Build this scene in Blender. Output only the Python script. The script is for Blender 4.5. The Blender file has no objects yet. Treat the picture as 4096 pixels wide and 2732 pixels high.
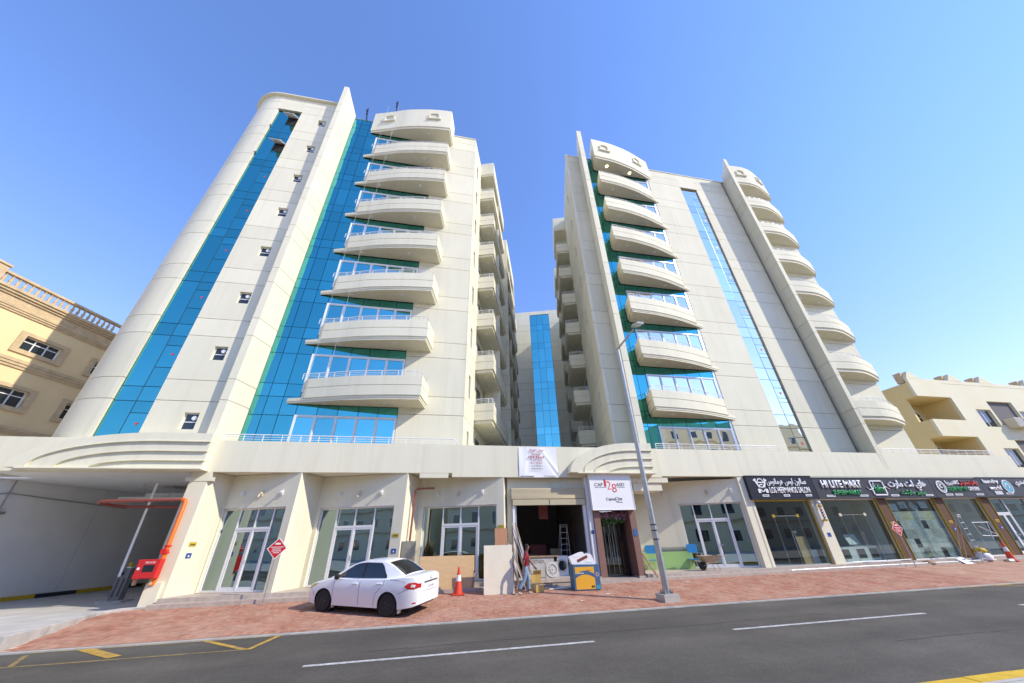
import bpy, bmesh, math, random, unicodedata
from mathutils import Vector, Matrix
random.seed(7)
R_ = math.radians
sc = bpy.context.scene
COL = sc.collection

# ------------------------------------------------------------------ camera, sky, sun, exposure
def cam_axes(yaw, pitch, roll):
    cy, sy, cp, sp = math.cos(yaw), math.sin(yaw), math.cos(pitch), math.sin(pitch)
    fw = Vector((sy*cp, cy*cp, sp)); rt = Vector((cy, -sy, 0)); up = rt.cross(fw)
    cr, sr = math.cos(roll), math.sin(roll)
    return rt*cr+up*sr, up*cr-rt*sr, fw
cd = bpy.data.cameras.new('camera'); cam = bpy.data.objects.new('camera', cd); COL.objects.link(cam)
r_, u_, f_ = cam_axes(R_(11.738), R_(29.849), R_(-1.708))
cam.matrix_world = Matrix(((r_.x, u_.x, -f_.x, 0), (r_.y, u_.y, -f_.y, -18.3), (r_.z, u_.z, -f_.z, 1.8), (0, 0, 0, 1)))
cd.sensor_fit = 'HORIZONTAL'; cd.sensor_width = 36; cd.lens = 36*1389.7/4096; cd.clip_start = .05; cd.clip_end = 2000
sc.camera = cam

SUN = Vector((1.62, -1.0, 1.52)).normalized()
ELEV = math.asin(SUN.z); AZ = math.atan2(SUN.x, SUN.y)
world = bpy.data.worlds.new('World'); sc.world = world; world.use_nodes = True
wn = world.node_tree.nodes; bg = wn['Background']
sky = wn.new('ShaderNodeTexSky'); sky.sky_type = 'NISHITA'; sky.sun_disc = False
sky.sun_elevation = ELEV; sky.sun_rotation = AZ; sky.altitude = 0; sky.air_density = 1.0; sky.dust_density = 0.0; sky.ozone_density = 5.0
tint = wn.new('ShaderNodeMix'); tint.data_type = 'RGBA'; tint.blend_type = 'MULTIPLY'; tint.inputs[0].default_value = 1; 
tcn = wn.new('ShaderNodeTexCoord'); sep = wn.new('ShaderNodeSeparateXYZ'); world.node_tree.links.new(tcn.outputs['Generated'], sep.inputs[0])
mrs = wn.new('ShaderNodeMapRange'); mrs.interpolation_type = 'SMOOTHSTEP'; mrs.inputs[1].default_value = .0; mrs.inputs[2].default_value = .75; world.node_tree.links.new(sep.outputs[2], mrs.inputs[0])
hz = wn.new('ShaderNodeMix'); hz.data_type = 'RGBA'; hz.inputs[6].default_value = (.97, .745, .86, 1); hz.inputs[7].default_value = (.93, .95, 1.13, 1)   # dusty air low down, clearer blue above
world.node_tree.links.new(mrs.outputs[0], hz.inputs[0]); world.node_tree.links.new(hz.outputs[2], tint.inputs[7])
world.node_tree.links.new(sky.outputs[0], tint.inputs[6]); world.node_tree.links.new(tint.outputs[2], bg.inputs[0]); bg.inputs[1].default_value = .15
sd = bpy.data.lights.new('sun', 'SUN'); sun = bpy.data.objects.new('sun', sd); COL.objects.link(sun)
sd.energy = 2.2; sd.angle = R_(.53); sd.color = (1, .91, .76)
sun.rotation_euler = SUN.to_track_quat('Z', 'Y').to_euler(); sun.location = SUN*80
sc.view_settings.view_transform = 'Standard'; sc.view_settings.look = 'None'; sc.view_settings.gamma = 1
sc.view_settings.exposure = 1.15
sc.view_settings.use_curve_mapping = False
sc.cycles.max_bounces = 8; sc.cycles.glossy_bounces = 4; sc.cycles.diffuse_bounces = 4; sc.cycles.transparent_max_bounces = 8
sc.cycles.caustics_reflective = False; sc.cycles.caustics_refractive = False

# ------------------------------------------------------------------ materials
MT = {}
def mat(name, col, rough=.6, metal=0., spec=.5, var=.0, vscale=3., bump=0., bscale=60., var2=None, coords='Object', stretch=None, emit=None, coat=0.):
    """principled with noise-driven colour variation (col -> var2 or darker) and fine relief"""
    m = bpy.data.materials.new(name); m.use_nodes = True; MT[name] = m
    nt = m.node_tree; n = nt.nodes; l = nt.links; p = n['Principled BSDF']
    p.inputs['Base Color'].default_value = (*col, 1); p.inputs['Roughness'].default_value = rough
    p.inputs['Metallic'].default_value = metal; p.inputs['Specular IOR Level'].default_value = spec
    if coat: p.inputs['Coat Weight'].default_value = coat; p.inputs['Coat Roughness'].default_value = .05
    if emit: p.inputs['Emission Color'].default_value = (*emit[:3], 1); p.inputs['Emission Strength'].default_value = emit[3]
    if var or bump:
        g = n.new('ShaderNodeNewGeometry')
        src = g.outputs['Position']
        if stretch:
            mp = n.new('ShaderNodeMapping'); mp.inputs['Scale'].default_value = stretch; l.new(src, mp.inputs[0]); src2 = mp.outputs[0]
        else: src2 = src
        if var:
            t = n.new('ShaderNodeTexNoise'); t.inputs['Scale'].default_value = vscale; t.inputs['Detail'].default_value = 6; t.inputs['Roughness'].default_value = .62
            l.new(src2, t.inputs[0])
            cr = n.new('ShaderNodeMapRange'); cr.inputs[1].default_value = .32; cr.inputs[2].default_value = .72; l.new(t.outputs[0], cr.inputs[0])
            mx = n.new('ShaderNodeMix'); mx.data_type = 'RGBA'
            mx.inputs[6].default_value = (*col, 1)
            c2 = var2 or tuple(c*(1-var) for c in col)
            mx.inputs[7].default_value = (*c2, 1); l.new(cr.outputs[0], mx.inputs[0]); l.new(mx.outputs[2], p.inputs['Base Color'])
        if bump:
            t2 = n.new('ShaderNodeTexNoise'); t2.inputs['Scale'].default_value = bscale; t2.inputs['Detail'].default_value = 3; l.new(src, t2.inputs[0])
            b = n.new('ShaderNodeBump'); b.inputs['Strength'].default_value = bump; b.inputs['Distance'].default_value = .02; l.new(t2.outputs[0], b.inputs['Height']); l.new(b.outputs[0], p.inputs['Normal'])
    return m
mat('plaster', (.765, .73, .555), .9, spec=.25, var=.10, vscale=.7, bump=.15, bscale=90, stretch=(1, 1, .35), var2=(.715, .675, .505))
mat('plaster_band', (.785, .75, .57), .9, spec=.25, var=.10, vscale=.9, bump=.12, bscale=90, stretch=(1.4, 1, .25), var2=(.735, .695, .52))
mat('plaster_grey', (.66, .65, .62), .9, spec=.25, var=.1, vscale=.6, bump=.12, bscale=90)
mat('soffit', (.80, .76, .60), .9, spec=.2, var=.06, vscale=1.2)
def panel_variation(name):
    m = MT[name]; n = m.node_tree.nodes; l = m.node_tree.links; p = n['Principled BSDF']; src = p.inputs['Base Color'].links[0].from_socket
    oi = n.new('ShaderNodeObjectInfo'); mr = n.new('ShaderNodeMapRange'); mr.inputs[3].default_value = .94; mr.inputs[4].default_value = 1.03; l.new(oi.outputs['Random'], mr.inputs[0])
    g = n.new('ShaderNodeNewGeometry'); mp = n.new('ShaderNodeMapping'); mp.inputs['Scale'].default_value = (2.6, 2.6, .10); l.new(g.outputs['Position'], mp.inputs[0])
    t = n.new('ShaderNodeTexNoise'); t.inputs['Scale'].default_value = 1.2; t.inputs['Detail'].default_value = 5; l.new(mp.outputs[0], t.inputs[0])
    m2 = n.new('ShaderNodeMapRange'); m2.inputs[1].default_value = .52; m2.inputs[2].default_value = .80; m2.inputs[3].default_value = 1.0; m2.inputs[4].default_value = .91; l.new(t.outputs[0], m2.inputs[0])
    mu = n.new('ShaderNodeMath'); mu.operation = 'MULTIPLY'; l.new(mr.outputs[0], mu.inputs[0]); l.new(m2.outputs[0], mu.inputs[1])
    mx = n.new('ShaderNodeMix'); mx.data_type = 'RGBA'; mx.blend_type = 'MULTIPLY'; mx.inputs[0].default_value = 1; l.new(src, mx.inputs[6]); l.new(mu.outputs[0], mx.inputs[7]); l.new(mx.outputs[2], p.inputs['Base Color'])
panel_variation('plaster'); panel_variation('plaster_band')
mat('groove', (.34, .33, .31), .95)
mat('white_metal', (.80, .80, .78), .35, spec=.5)
mat('alu', (.62, .63, .63), .32, metal=.85)
mat('steel', (.6, .61, .62), .28, metal=1.)
mat('galv', (.46, .47, .46), .48, metal=.75, var=.25, vscale=6)
def glass_mirror(name, tint, wav=.02, rough=.015):
    m = mat(name, tint, rough, metal=1.)
    nt = m.node_tree; n = nt.nodes; l = nt.links; p = n['Principled BSDF']
    g = n.new('ShaderNodeNewGeometry'); t = n.new('ShaderNodeTexNoise'); t.inputs['Scale'].default_value = .55; t.inputs['Detail'].default_value = 1.5
    l.new(g.outputs['Position'], t.inputs[0]); b = n.new('ShaderNodeBump'); b.inputs['Strength'].default_value = wav; b.inputs['Distance'].default_value = .6
    l.new(t.outputs[0], b.inputs['Height']); l.new(b.outputs[0], p.inputs['Normal'])
    # each pane a touch different in depth of tint, as coated glass is
    oi = n.new('ShaderNodeObjectInfo'); mr = n.new('ShaderNodeMapRange'); mr.inputs[3].default_value = .88; mr.inputs[4].default_value = 1.10; l.new(oi.outputs['Random'], mr.inputs[0])
    mx = n.new('ShaderNodeMix'); mx.data_type = 'RGBA'; mx.blend_type = 'MULTIPLY'; mx.inputs[0].default_value = 1; mx.inputs[6].default_value = (*tint, 1)
    l.new(mr.outputs[0], mx.inputs[7]); l.new(mx.outputs[2], p.inputs['Base Color'])
    return m
glass_mirror('glass_blue', (.10, .475, .47), .035)
glass_mirror('glass_window', (.16, .56, .56), .03)
glass_mirror('glass_pale', (.97, .92, .74), .03)  # bright sky reflection on the right tower put into a paler tint
glass_mirror('glass_shop', (.25, .325, .345), .015)
def glass_clear(name, tint=(.66, .76, .74), refl=.08):
    m = bpy.data.materials.new(name); m.use_nodes = True; MT[name] = m
    nt = m.node_tree; n = nt.nodes; l = nt.links; n.remove(n['Principled BSDF']); o = n['Material Output']
    t = n.new('ShaderNodeBsdfTransparent'); t.inputs[0].default_value = (*tint, 1)
    g = n.new('ShaderNodeBsdfGlossy'); g.inputs['Roughness'].default_value = .01; g.inputs[0].default_value = (.9, .95, .95, 1)
    lw = n.new('ShaderNodeLayerWeight'); lw.inputs[0].default_value = .5     # 'facing' is the same from both sides, so daylight gets in
    pw = n.new('ShaderNodeMath'); pw.operation = 'POWER'; pw.inputs[1].default_value = 3.2; l.new(lw.outputs['Facing'], pw.inputs[0])
    ad = n.new('ShaderNodeMath'); ad.operation = 'MULTIPLY_ADD'; ad.inputs[1].default_value = .85; ad.inputs[2].default_value = refl; l.new(pw.outputs[0], ad.inputs[0])
    mx = n.new('ShaderNodeMixShader'); l.new(ad.outputs[0], mx.inputs[0]); l.new(t.outputs[0], mx.inputs[1]); l.new(g.outputs[0], mx.inputs[2]); l.new(mx.outputs[0], o.inputs[0])
glass_clear('glass_clear'); mat('green_sheet', (.36, .58, .20), .3); glass_clear('plastic_film', (.86, .88, .88), .12)
mat('asphalt', (.070, .064, .053), .85, spec=.35, var=.5, vscale=.35, bump=.6, bscale=180, var2=(.104, .095, .079), stretch=(.35, 1.3, 1))
m = MT['asphalt']; nt = m.node_tree; n = nt.nodes; l = nt.links; p = n['Principled BSDF']; src = p.inputs['Base Color'].links[0].from_socket
g = n.new('ShaderNodeNewGeometry'); sx = n.new('ShaderNodeSeparateXYZ'); l.new(g.outputs['Position'], sx.inputs[0])
wv = n.new('ShaderNodeMath'); wv.operation = 'MULTIPLY'; wv.inputs[1].default_value = 3.55; l.new(sx.outputs[1], wv.inputs[0])
cs = n.new('ShaderNodeMath'); cs.operation = 'COSINE'; l.new(wv.outputs[0], cs.inputs[0])
tn = n.new('ShaderNodeTexNoise'); tn.inputs['Scale'].default_value = .22; tn.inputs['Detail'].default_value = 8; tn.inputs['Roughness'].default_value = .7; l.new(g.outputs['Position'], tn.inputs[0])
m1 = n.new('ShaderNodeMapRange'); m1.inputs[1].default_value = -1; m1.inputs[2].default_value = 1; m1.inputs[3].default_value = .93; m1.inputs[4].default_value = 1.07; l.new(cs.outputs[0], m1.inputs[0])
m2 = n.new('ShaderNodeMapRange'); m2.inputs[1].default_value = .35; m2.inputs[2].default_value = .75; m2.inputs[3].default_value = .85; m2.inputs[4].default_value = 1.6; l.new(tn.outputs[0], m2.inputs[0])
tf = n.new('ShaderNodeTexNoise'); tf.inputs['Scale'].default_value = 28; tf.inputs['Detail'].default_value = 2; l.new(g.outputs['Position'], tf.inputs[0])
m3 = n.new('ShaderNodeMapRange'); m3.inputs[1].default_value = .3; m3.inputs[2].default_value = .7; m3.inputs[3].default_value = .82; m3.inputs[4].default_value = 1.2; l.new(tf.outputs[0], m3.inputs[0])
a1 = n.new('ShaderNodeMath'); a1.operation = 'MULTIPLY'; l.new(m1.outputs[0], a1.inputs[0]); l.new(m2.outputs[0], a1.inputs[1]); a2 = n.new('ShaderNodeMath'); a2.operation = 'MULTIPLY'; l.new(a1.outputs[0], a2.inputs[0]); l.new(m3.outputs[0], a2.inputs[1])
mx = n.new('ShaderNodeMix'); mx.data_type = 'RGBA'; mx.blend_type = 'MULTIPLY'; mx.inputs[0].default_value = 1; l.new(src, mx.inputs[6]); l.new(a2.outputs[0], mx.inputs[7]); l.new(mx.outputs[2], p.inputs['Base Color'])
mat('tar', (.022, .021, .02), .7, var=.3, vscale=8)
mat('concrete', (.55, .53, .48), .9, var=.3, vscale=1.1, bump=.3, bscale=50)
mat('concrete_dark', (.30, .29, .27), .9, var=.3, vscale=2, bump=.3, bscale=50)
mat('kerb_stone', (.52, .50, .46), .9, var=.35, vscale=2.5, bump=.3, bscale=40)
mat('granite', (.50, .43, .36), .5, var=.25, vscale=5, bump=.05, bscale=80, var2=(.38, .31, .26))
mat('road_white', (.62, .62, .60), .8, var=.5, vscale=9, var2=(.25, .25, .25))
mat('road_yellow', (.62, .36, .03), .8, var=.6, vscale=6, var2=(.20, .15, .07))
mat('road_yellow_worn', (.36, .25, .07), .85, var=.7, vscale=5, var2=(.09, .08, .06))
mat('yellow_paint', (.70, .45, .02), .7, var=.25, vscale=5); mat('black_paint', (.03, .03, .03), .7, var=.2, vscale=5)
mat('mortar', (.58, .42, .33), .95, var=.3, vscale=3)
mat('sand', (.55, .50, .43), .95, var=.2, vscale=.5)
# paving brick: every brick its own tone, dust in broad patches
m = mat('brick', (.36, .125, .075), .85, spec=.3); nt = m.node_tree; n = nt.nodes; l = nt.links; p = n['Principled BSDF']
g = n.new('ShaderNodeNewGeometry'); oi = n.new('ShaderNodeObjectInfo'); ad = n.new('ShaderNodeMath'); ad.operation = 'ADD'; l.new(g.outputs['Random Per Island'], ad.inputs[0]); l.new(oi.outputs['Random'], ad.inputs[1])
fr = n.new('ShaderNodeMath'); fr.operation = 'FRACT'; l.new(ad.outputs[0], fr.inputs[0])
rp = n.new('ShaderNodeValToRGB'); l.new(fr.outputs[0], rp.inputs[0]); e = rp.color_ramp.elements
e[0].color = (.28, .115, .072, 1); e[1].color = (.45, .21, .135, 1); e2 = rp.color_ramp.elements.new(.55); e2.color = (.37, .16, .102, 1); e3 = rp.color_ramp.elements.new(.8); e3.color = (.40, .19, .125, 1)
tn = n.new('ShaderNodeTexNoise'); tn.inputs['Scale'].default_value = 1.1; tn.inputs['Detail'].default_value = 7; tn.inputs['Roughness'].default_value = .65; l.new(g.outputs['Position'], tn.inputs[0])
mr = n.new('ShaderNodeMapRange'); mr.inputs[1].default_value = .36; mr.inputs[2].default_value = .80; mr.inputs[4].default_value = .58; l.new(tn.outputs[0], mr.inputs[0])
mx = n.new('ShaderNodeMix'); mx.data_type = 'RGBA'; mx.inputs[7].default_value = (.56, .42, .31, 1); l.new(mr.outputs[0], mx.inputs[0]); l.new(rp.outputs[0], mx.inputs[6]); l.new(mx.outputs[2], p.inputs['Base Color'])
# far brick pavement: texture takes over
m = mat('brick_far', (.36, .14, .09), .85, spec=.3); nt = m.node_tree; n = nt.nodes; l = nt.links; p = n['Principled BSDF']
g = n.new('ShaderNodeNewGeometry'); mp = n.new('ShaderNodeMapping'); mp.inputs['Rotation'].default_value = (0, 0, R_(90)); l.new(g.outputs['Position'], mp.inputs[0])
bt = n.new('ShaderNodeTexBrick'); bt.inputs['Scale'].default_value = 1; bt.inputs['Brick Width'].default_value = .2; bt.inputs['Row Height'].default_value = .1; bt.inputs['Mortar Size'].default_value = .004
bt.inputs['Color1'].default_value = (.34, .155, .09, 1); bt.inputs['Color2'].default_value = (.45, .23, .14, 1); bt.inputs['Mortar'].default_value = (.4, .33, .28, 1); l.new(mp.outputs[0], bt.inputs[0])
tn = n.new('ShaderNodeTexNoise'); tn.inputs['Scale'].default_value = 1.1; tn.inputs['Detail'].default_value = 7; l.new(g.outputs['Position'], tn.inputs[0])
mr = n.new('ShaderNodeMapRange'); mr.inputs[1].default_value = .36; mr.inputs[2].default_value = .80; mr.inputs[4].default_value = .58; l.new(tn.outputs[0], mr.inputs[0])
mx = n.new('ShaderNodeMix'); mx.data_type = 'RGBA'; mx.inputs[7].default_value = (.56, .42, .31, 1); l.new(mr.outputs[0], mx.inputs[0]); l.new(bt.outputs[0], mx.inputs[6]); l.new(mx.outputs[2], p.inputs['Base Color'])
mat('yellow_plaster', (.84, .66, .36), .9, var=.25, vscale=.5, bump=.1, var2=(.76, .57, .30), stretch=(1, 1, .4))
mat('tan_stone', (.66, .50, .29), .9, var=.3, vscale=2.5, bump=.4, bscale=18)
mat('cream_plaster', (.78, .73, .53), .9, var=.15, vscale=.4, bump=.1, var2=(.75, .68, .44), stretch=(1, 1, .4))
mat('cream_side', (.80, .64, .30), .9, var=.12, vscale=.4)
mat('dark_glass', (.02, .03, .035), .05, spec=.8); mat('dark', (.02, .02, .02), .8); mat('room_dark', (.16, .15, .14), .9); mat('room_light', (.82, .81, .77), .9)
mat('garage_wall', (.86, .85, .81), .9, var=.12, vscale=.5)
mat('orange', (.80, .16, .01), .4); mat('red', (.62, .02, .015), .35); mat('red_flat', (.55, .02, .02), .5); mat('cone_red', (.75, .07, .03), .5, var=.2, vscale=8); mat('pipe_red', (.30, .07, .05), .6)
mat('brown_pipe', (.30, .09, .05), .6); mat('white', (.82, .82, .80), .5); mat('paper', (.78, .76, .70), .8); mat('black', (.015, .015, .016), .5)
mat('charcoal', (.045, .046, .05), .45); mat('navy_black', (.012, .013, .022), .4); mat('gold', (.65, .42, .06), .3, metal=.6); mat('plate_yellow', (.50, .36, .02), .5); mat('plate_blue', (.02, .07, .30), .5); mat('plate_teal', (.02, .12, .35), .5)
mat('green', (.02, .30, .09), .5); mat('text_red', (.42, .03, .05), .6); mat('text_dark', (.10, .07, .075), .6); mat('sign_red', (.65, .03, .025), .45); mat('teal', (.12, .42, .52), .5)
mat('brown_clad', (.15, .085, .055), .5); mat('portal_brown', (.23, .125, .095), .5, var=.15, vscale=4); mat('slat_wood', (.20, .11, .06), .6, var=.2, vscale=12)
mat('shutter', (.56, .48, .30), .4, metal=.35); mat('plywood', (.60, .41, .21), .8, var=.15, vscale=3, stretch=(1, 1, 4)); mat('plywood_dark', (.34, .25, .16), .8, var=.15, vscale=3); mat('board_cream', (.74, .68, .53), .85, var=.12, vscale=2); mat('red_wood', (.50, .25, .13), .7, var=.25, vscale=5, stretch=(5, 5, .5))
mat('timber', (.42, .28, .16), .8, var=.35, vscale=6); mat('timber_dark', (.16, .10, .07), .8, var=.3, vscale=6); mat('cardboard', (.62, .42, .12), .8, var=.12, vscale=5); mat('box_orange', (.78, .40, .03), .6); mat('box_blue', (.05, .13, .24), .6); mat('box_cyan', (.03, .30, .45), .6)
mat('foam', (.84, .84, .82), .8); mat('maroon', (.20, .04, .03), .6); mat('blue_plastic', (.03, .25, .55), .4); mat('tin', (.45, .42, .33), .35, metal=.7, var=.3, vscale=6)
mat('rusty_tin', (.40, .34, .24), .6, metal=.3, var=.5, vscale=10, var2=(.22, .15, .09)); mat('rubber', (.018, .018, .018), .8)
mat('car_white', (.86, .86, .86), .22, spec=.5, coat=.6); mat('car_glass', (.012, .018, .022), .03, spec=.9); mat('car_black', (.012, .012, .013), .45); mat('rim_black', (.02, .02, .02), .4); mat('lamp_red', (.55, .012, .01), .12, coat=1.); mat('lamp_clear', (.75, .72, .68), .1, coat=1.); mat('lamp_amber', (.55, .42, .12), .12, coat=1.); mat('hub_grey', (.11, .11, .11), .45, metal=.5); mat('chrome', (.7, .7, .7), .12, metal=1.)
mat('skin', (.17, .085, .05), .6); mat('shirt', (.27, .018, .035), .85, var=.25, vscale=9); mat('jeans', (.14, .23, .36), .9, var=.4, vscale=7, var2=(.28, .38, .48)); mat('hair', (.012, .01, .009), .6); mat('shoe', (.55, .47, .36), .8)
mat('leaf', (.07, .16, .03), .6); mat('blossom', (.48, .25, .33), .7); mat('lampglow', (.9, .8, .5), .4, emit=(1, .8, .4, 4.)); mat('lens', (.75, .75, .72), .3); mat('ac_cream', (.62, .55, .40), .7)
mat('silver_fab', (.50, .51, .52), .4, metal=.4); mat('barrier_grey', (.16, .165, .17), .5); mat('roof_tile', (.33, .10, .06), .8)

# ------------------------------------------------------------------ mesh helpers
class MB:
    def __init__(s, mtx=None): s.v = []; s.f = []; s.m = mtx; s.mi = []; s.cur = 0
    def _add(s, vs, fs):
        o = len(s.v)
        s.v += [tuple(s.m @ Vector(v)) if s.m is not None else tuple(v) for v in vs]
        s.f += [tuple(i+o for i in f) for f in fs]; s.mi += [s.cur]*len(fs); return s
    def box(s, x0, x1, y0, y1, z0, z1):
        return s._add([(x0,y0,z0),(x1,y0,z0),(x1,y1,z0),(x0,y1,z0),(x0,y0,z1),(x1,y0,z1),(x1,y1,z1),(x0,y1,z1)],
                      [(0,3,2,1),(4,5,6,7),(0,1,5,4),(1,2,6,5),(2,3,7,6),(3,0,4,7)])
    def prism(s, poly, z0, z1):        # poly in xy
        n = len(poly)
        a = sum(poly[i][0]*poly[(i+1)%n][1]-poly[(i+1)%n][0]*poly[i][1] for i in range(n))
        if a < 0: poly = poly[::-1]
        return s._add([(x,y,z0) for x,y in poly]+[(x,y,z1) for x,y in poly], [tuple(range(n))[::-1], tuple(range(n,2*n))]+[(i,(i+1)%n,(i+1)%n+n,i+n) for i in range(n)])
    def plate(s, poly, y0, y1):        # poly in xz, extruded in y (y0 front)
        n = len(poly)
        a = sum(poly[i][0]*poly[(i+1)%n][1]-poly[(i+1)%n][0]*poly[i][1] for i in range(n))
        if a < 0: poly = poly[::-1]
        return s._add([(x,y0,z) for x,z in poly]+[(x,y1,z) for x,z in poly], [tuple(range(n)), tuple(range(n,2*n))[::-1]]+[(i,i+n,(i+1)%n+n,(i+1)%n) for i in range(n)])
    def quad(s, a, b, c, d): return s._add([a,b,c,d], [(0,1,2,3)])
    def tube(s, pts, r, n=8, cap=True):
        pts = [Vector(p) for p in pts]; k = len(pts); rs = r if isinstance(r, (list, tuple)) else [r]*k
        vs = []; fs = []; ref = None
        for i, p in enumerate(pts):
            d = (pts[min(i+1,k-1)]-pts[max(i-1,0)]).normalized()
            if ref is None: ref = Vector((0,0,1)) if abs(d.z) < .9 else Vector((1,0,0))
            a = d.cross(ref).normalized(); b = d.cross(a).normalized(); ref = -b if False else ref
            for j in range(n):
                t = 2*math.pi*j/n; vs.append(p+(a*math.cos(t)+b*math.sin(t))*rs[i])
        for i in range(k-1):
            for j in range(n):
                fs.append((i*n+j, i*n+(j+1)%n, (i+1)*n+(j+1)%n, (i+1)*n+j))
        if cap: fs += [tuple(range(n))[::-1], tuple(range((k-1)*n, k*n))]
        return s._add(vs, fs)
    def lathe(s, prof, c=(0,0,0), n=20, axis='z'):   # prof: (r,h)
        vs = []; fs = []; k = len(prof)
        for r, h in prof:
            for j in range(n):
                t = 2*math.pi*j/n; a, b = r*math.cos(t), r*math.sin(t)
                vs.append({'z': (c[0]+a,c[1]+b,c[2]+h), 'y': (c[0]+a,c[1]+h,c[2]+b), 'x': (c[0]+h,c[1]+a,c[2]+b)}[axis])
        for i in range(k-1):
            for j in range(n): fs.append((i*n+j, i*n+(j+1)%n, (i+1)*n+(j+1)%n, (i+1)*n+j))
        fs += [tuple(range(n))[::-1], tuple(range((k-1)*n, k*n))]
        return s._add(vs, fs)
    def sweep(s, path, prof, closed_ends=True):
        """profile (outward offset, z) swept along a plan polyline; outward is to the right of travel"""
        k = len(path); P = len(prof); vs = []; fs = []
        for i, (x, y) in enumerate(path):
            def nrm(a, b):
                d = Vector((b[0]-a[0], b[1]-a[1])).normalized(); return Vector((d.y, -d.x))
            if i == 0: nn = nrm(path[0], path[1]); sc_ = 1
            elif i == k-1: nn = nrm(path[-2], path[-1]); sc_ = 1
            else:
                n1 = nrm(path[i-1], path[i]); n2 = nrm(path[i], path[i+1]); nn = (n1+n2).normalized(); sc_ = 1/max(.35, nn.dot(n1))
            for o, z in prof: vs.append((x+nn.x*o*sc_, y+nn.y*o*sc_, z))
        for i in range(k-1):
            for j in range(P): fs.append((i*P+j, i*P+(j+1)%P, (i+1)*P+(j+1)%P, (i+1)*P+j))
        if closed_ends: fs += [tuple(range(P))[::-1], tuple(range((k-1)*P, k*P))]
        return s._add(vs, fs)
    def mesh(s, name):
        me = bpy.data.meshes.new(name); me.from_pydata(s.v, [], s.f); return me
    def build(s, name, mt, parent=None, smooth=None, fix=True):
        me = s.mesh(name)
        if fix:
            bm = bmesh.new(); bm.from_mesh(me); bmesh.ops.recalc_face_normals(bm, faces=bm.faces[:]); bm.to_mesh(me); bm.free()
        for k in (mt if isinstance(mt, (list, tuple)) else [mt]): me.materials.append(MT[k])
        if any(s.mi): me.polygons.foreach_set('material_index', s.mi)
        if smooth:
            me.shade_smooth(); me.set_sharp_from_angle(angle=R_(smooth))
        return link(name, me, parent)
def link(name, me, parent=None):
    o = bpy.data.objects.new(name, me); COL.objects.link(o)
    if parent is not None: o.parent = parent
    return o
def tag(o, label=None, cat=None, group=None, kind=None):
    if label: o['label'] = label
    if cat: o['category'] = cat
    if group: o['group'] = group
    if kind: o['kind'] = kind
    return o
def thing(name, label, cat, loc=(0,0,0), rz=0, group=None):
    o = bpy.data.objects.new(name, None); COL.objects.link(o); o.location = loc; o.rotation_euler = (0,0,rz); o.empty_display_size = .1
    return tag(o, label, cat, group)
def copy_tree(o, parent=None, dz=None):
    c = o.copy(); COL.objects.link(c); c.parent = parent
    if dz: c.location.z += dz
    for ch in list(o.children): copy_tree(ch, c)
    return c
def crom(pts, n=6):
    out = []; P = [Vector(p) for p in pts]; P = [P[0]*2-P[1]]+P+[P[-1]*2-P[-2]]
    for i in range(1, len(P)-2):
        for k in range(n):
            t = k/n; a, b, c, d = P[i-1], P[i], P[i+1], P[i+2]
            out.append(.5*((2*b)+(c-a)*t+(2*a-5*b+4*c-d)*t*t+(3*b-a-3*c+d)*t**3))
    out.append(P[-2]); return [tuple(p) for p in out]
def offset(path, o):
    out = []
    for i in range(len(path)):
        a = Vector(path[max(i-1,0)][:2]); b = Vector(path[min(i+1,len(path)-1)][:2]); d = (b-a).normalized()
        out.append((path[i][0]+d.y*o, path[i][1]-d.x*o))
    return out
# text -----------------------------------------------------------------------------------
AR = {}
for cp in range(0xFE70, 0xFEFD):
    dd = unicodedata.decomposition(chr(cp)).split()
    if len(dd) >= 2: AR[(dd[0], ''.join(chr(int(h, 16)) for h in dd[1:]))] = chr(cp)
NOJOIN = set('اأإآدذرزوؤةىء')
def arabic(s):
    s2 = []; i = 0
    while i < len(s):
        if s[i] == 'ل' and i+1 < len(s) and s[i+1] in 'اأإآ': s2.append(s[i:i+2]); i += 2
        else: s2.append(s[i]); i += 1
    out = []
    for i, c in enumerate(s2):
        if c == ' ' or not unicodedata.name(c[0], '').startswith('ARABIC LETTER'): out.append(c); continue
        pj = i > 0 and s2[i-1] != ' ' and s2[i-1][-1] not in NOJOIN
        nj = i+1 < len(s2) and s2[i+1] != ' ' and c[-1] not in NOJOIN
        f = '<medial>' if pj and nj else '<final>' if pj else '<initial>' if nj else '<isolated>'
        out.append(AR.get((f, c)) or AR.get(('<final>' if pj else '<isolated>', c)) or c)
    return ''.join(out[::-1])
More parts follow.
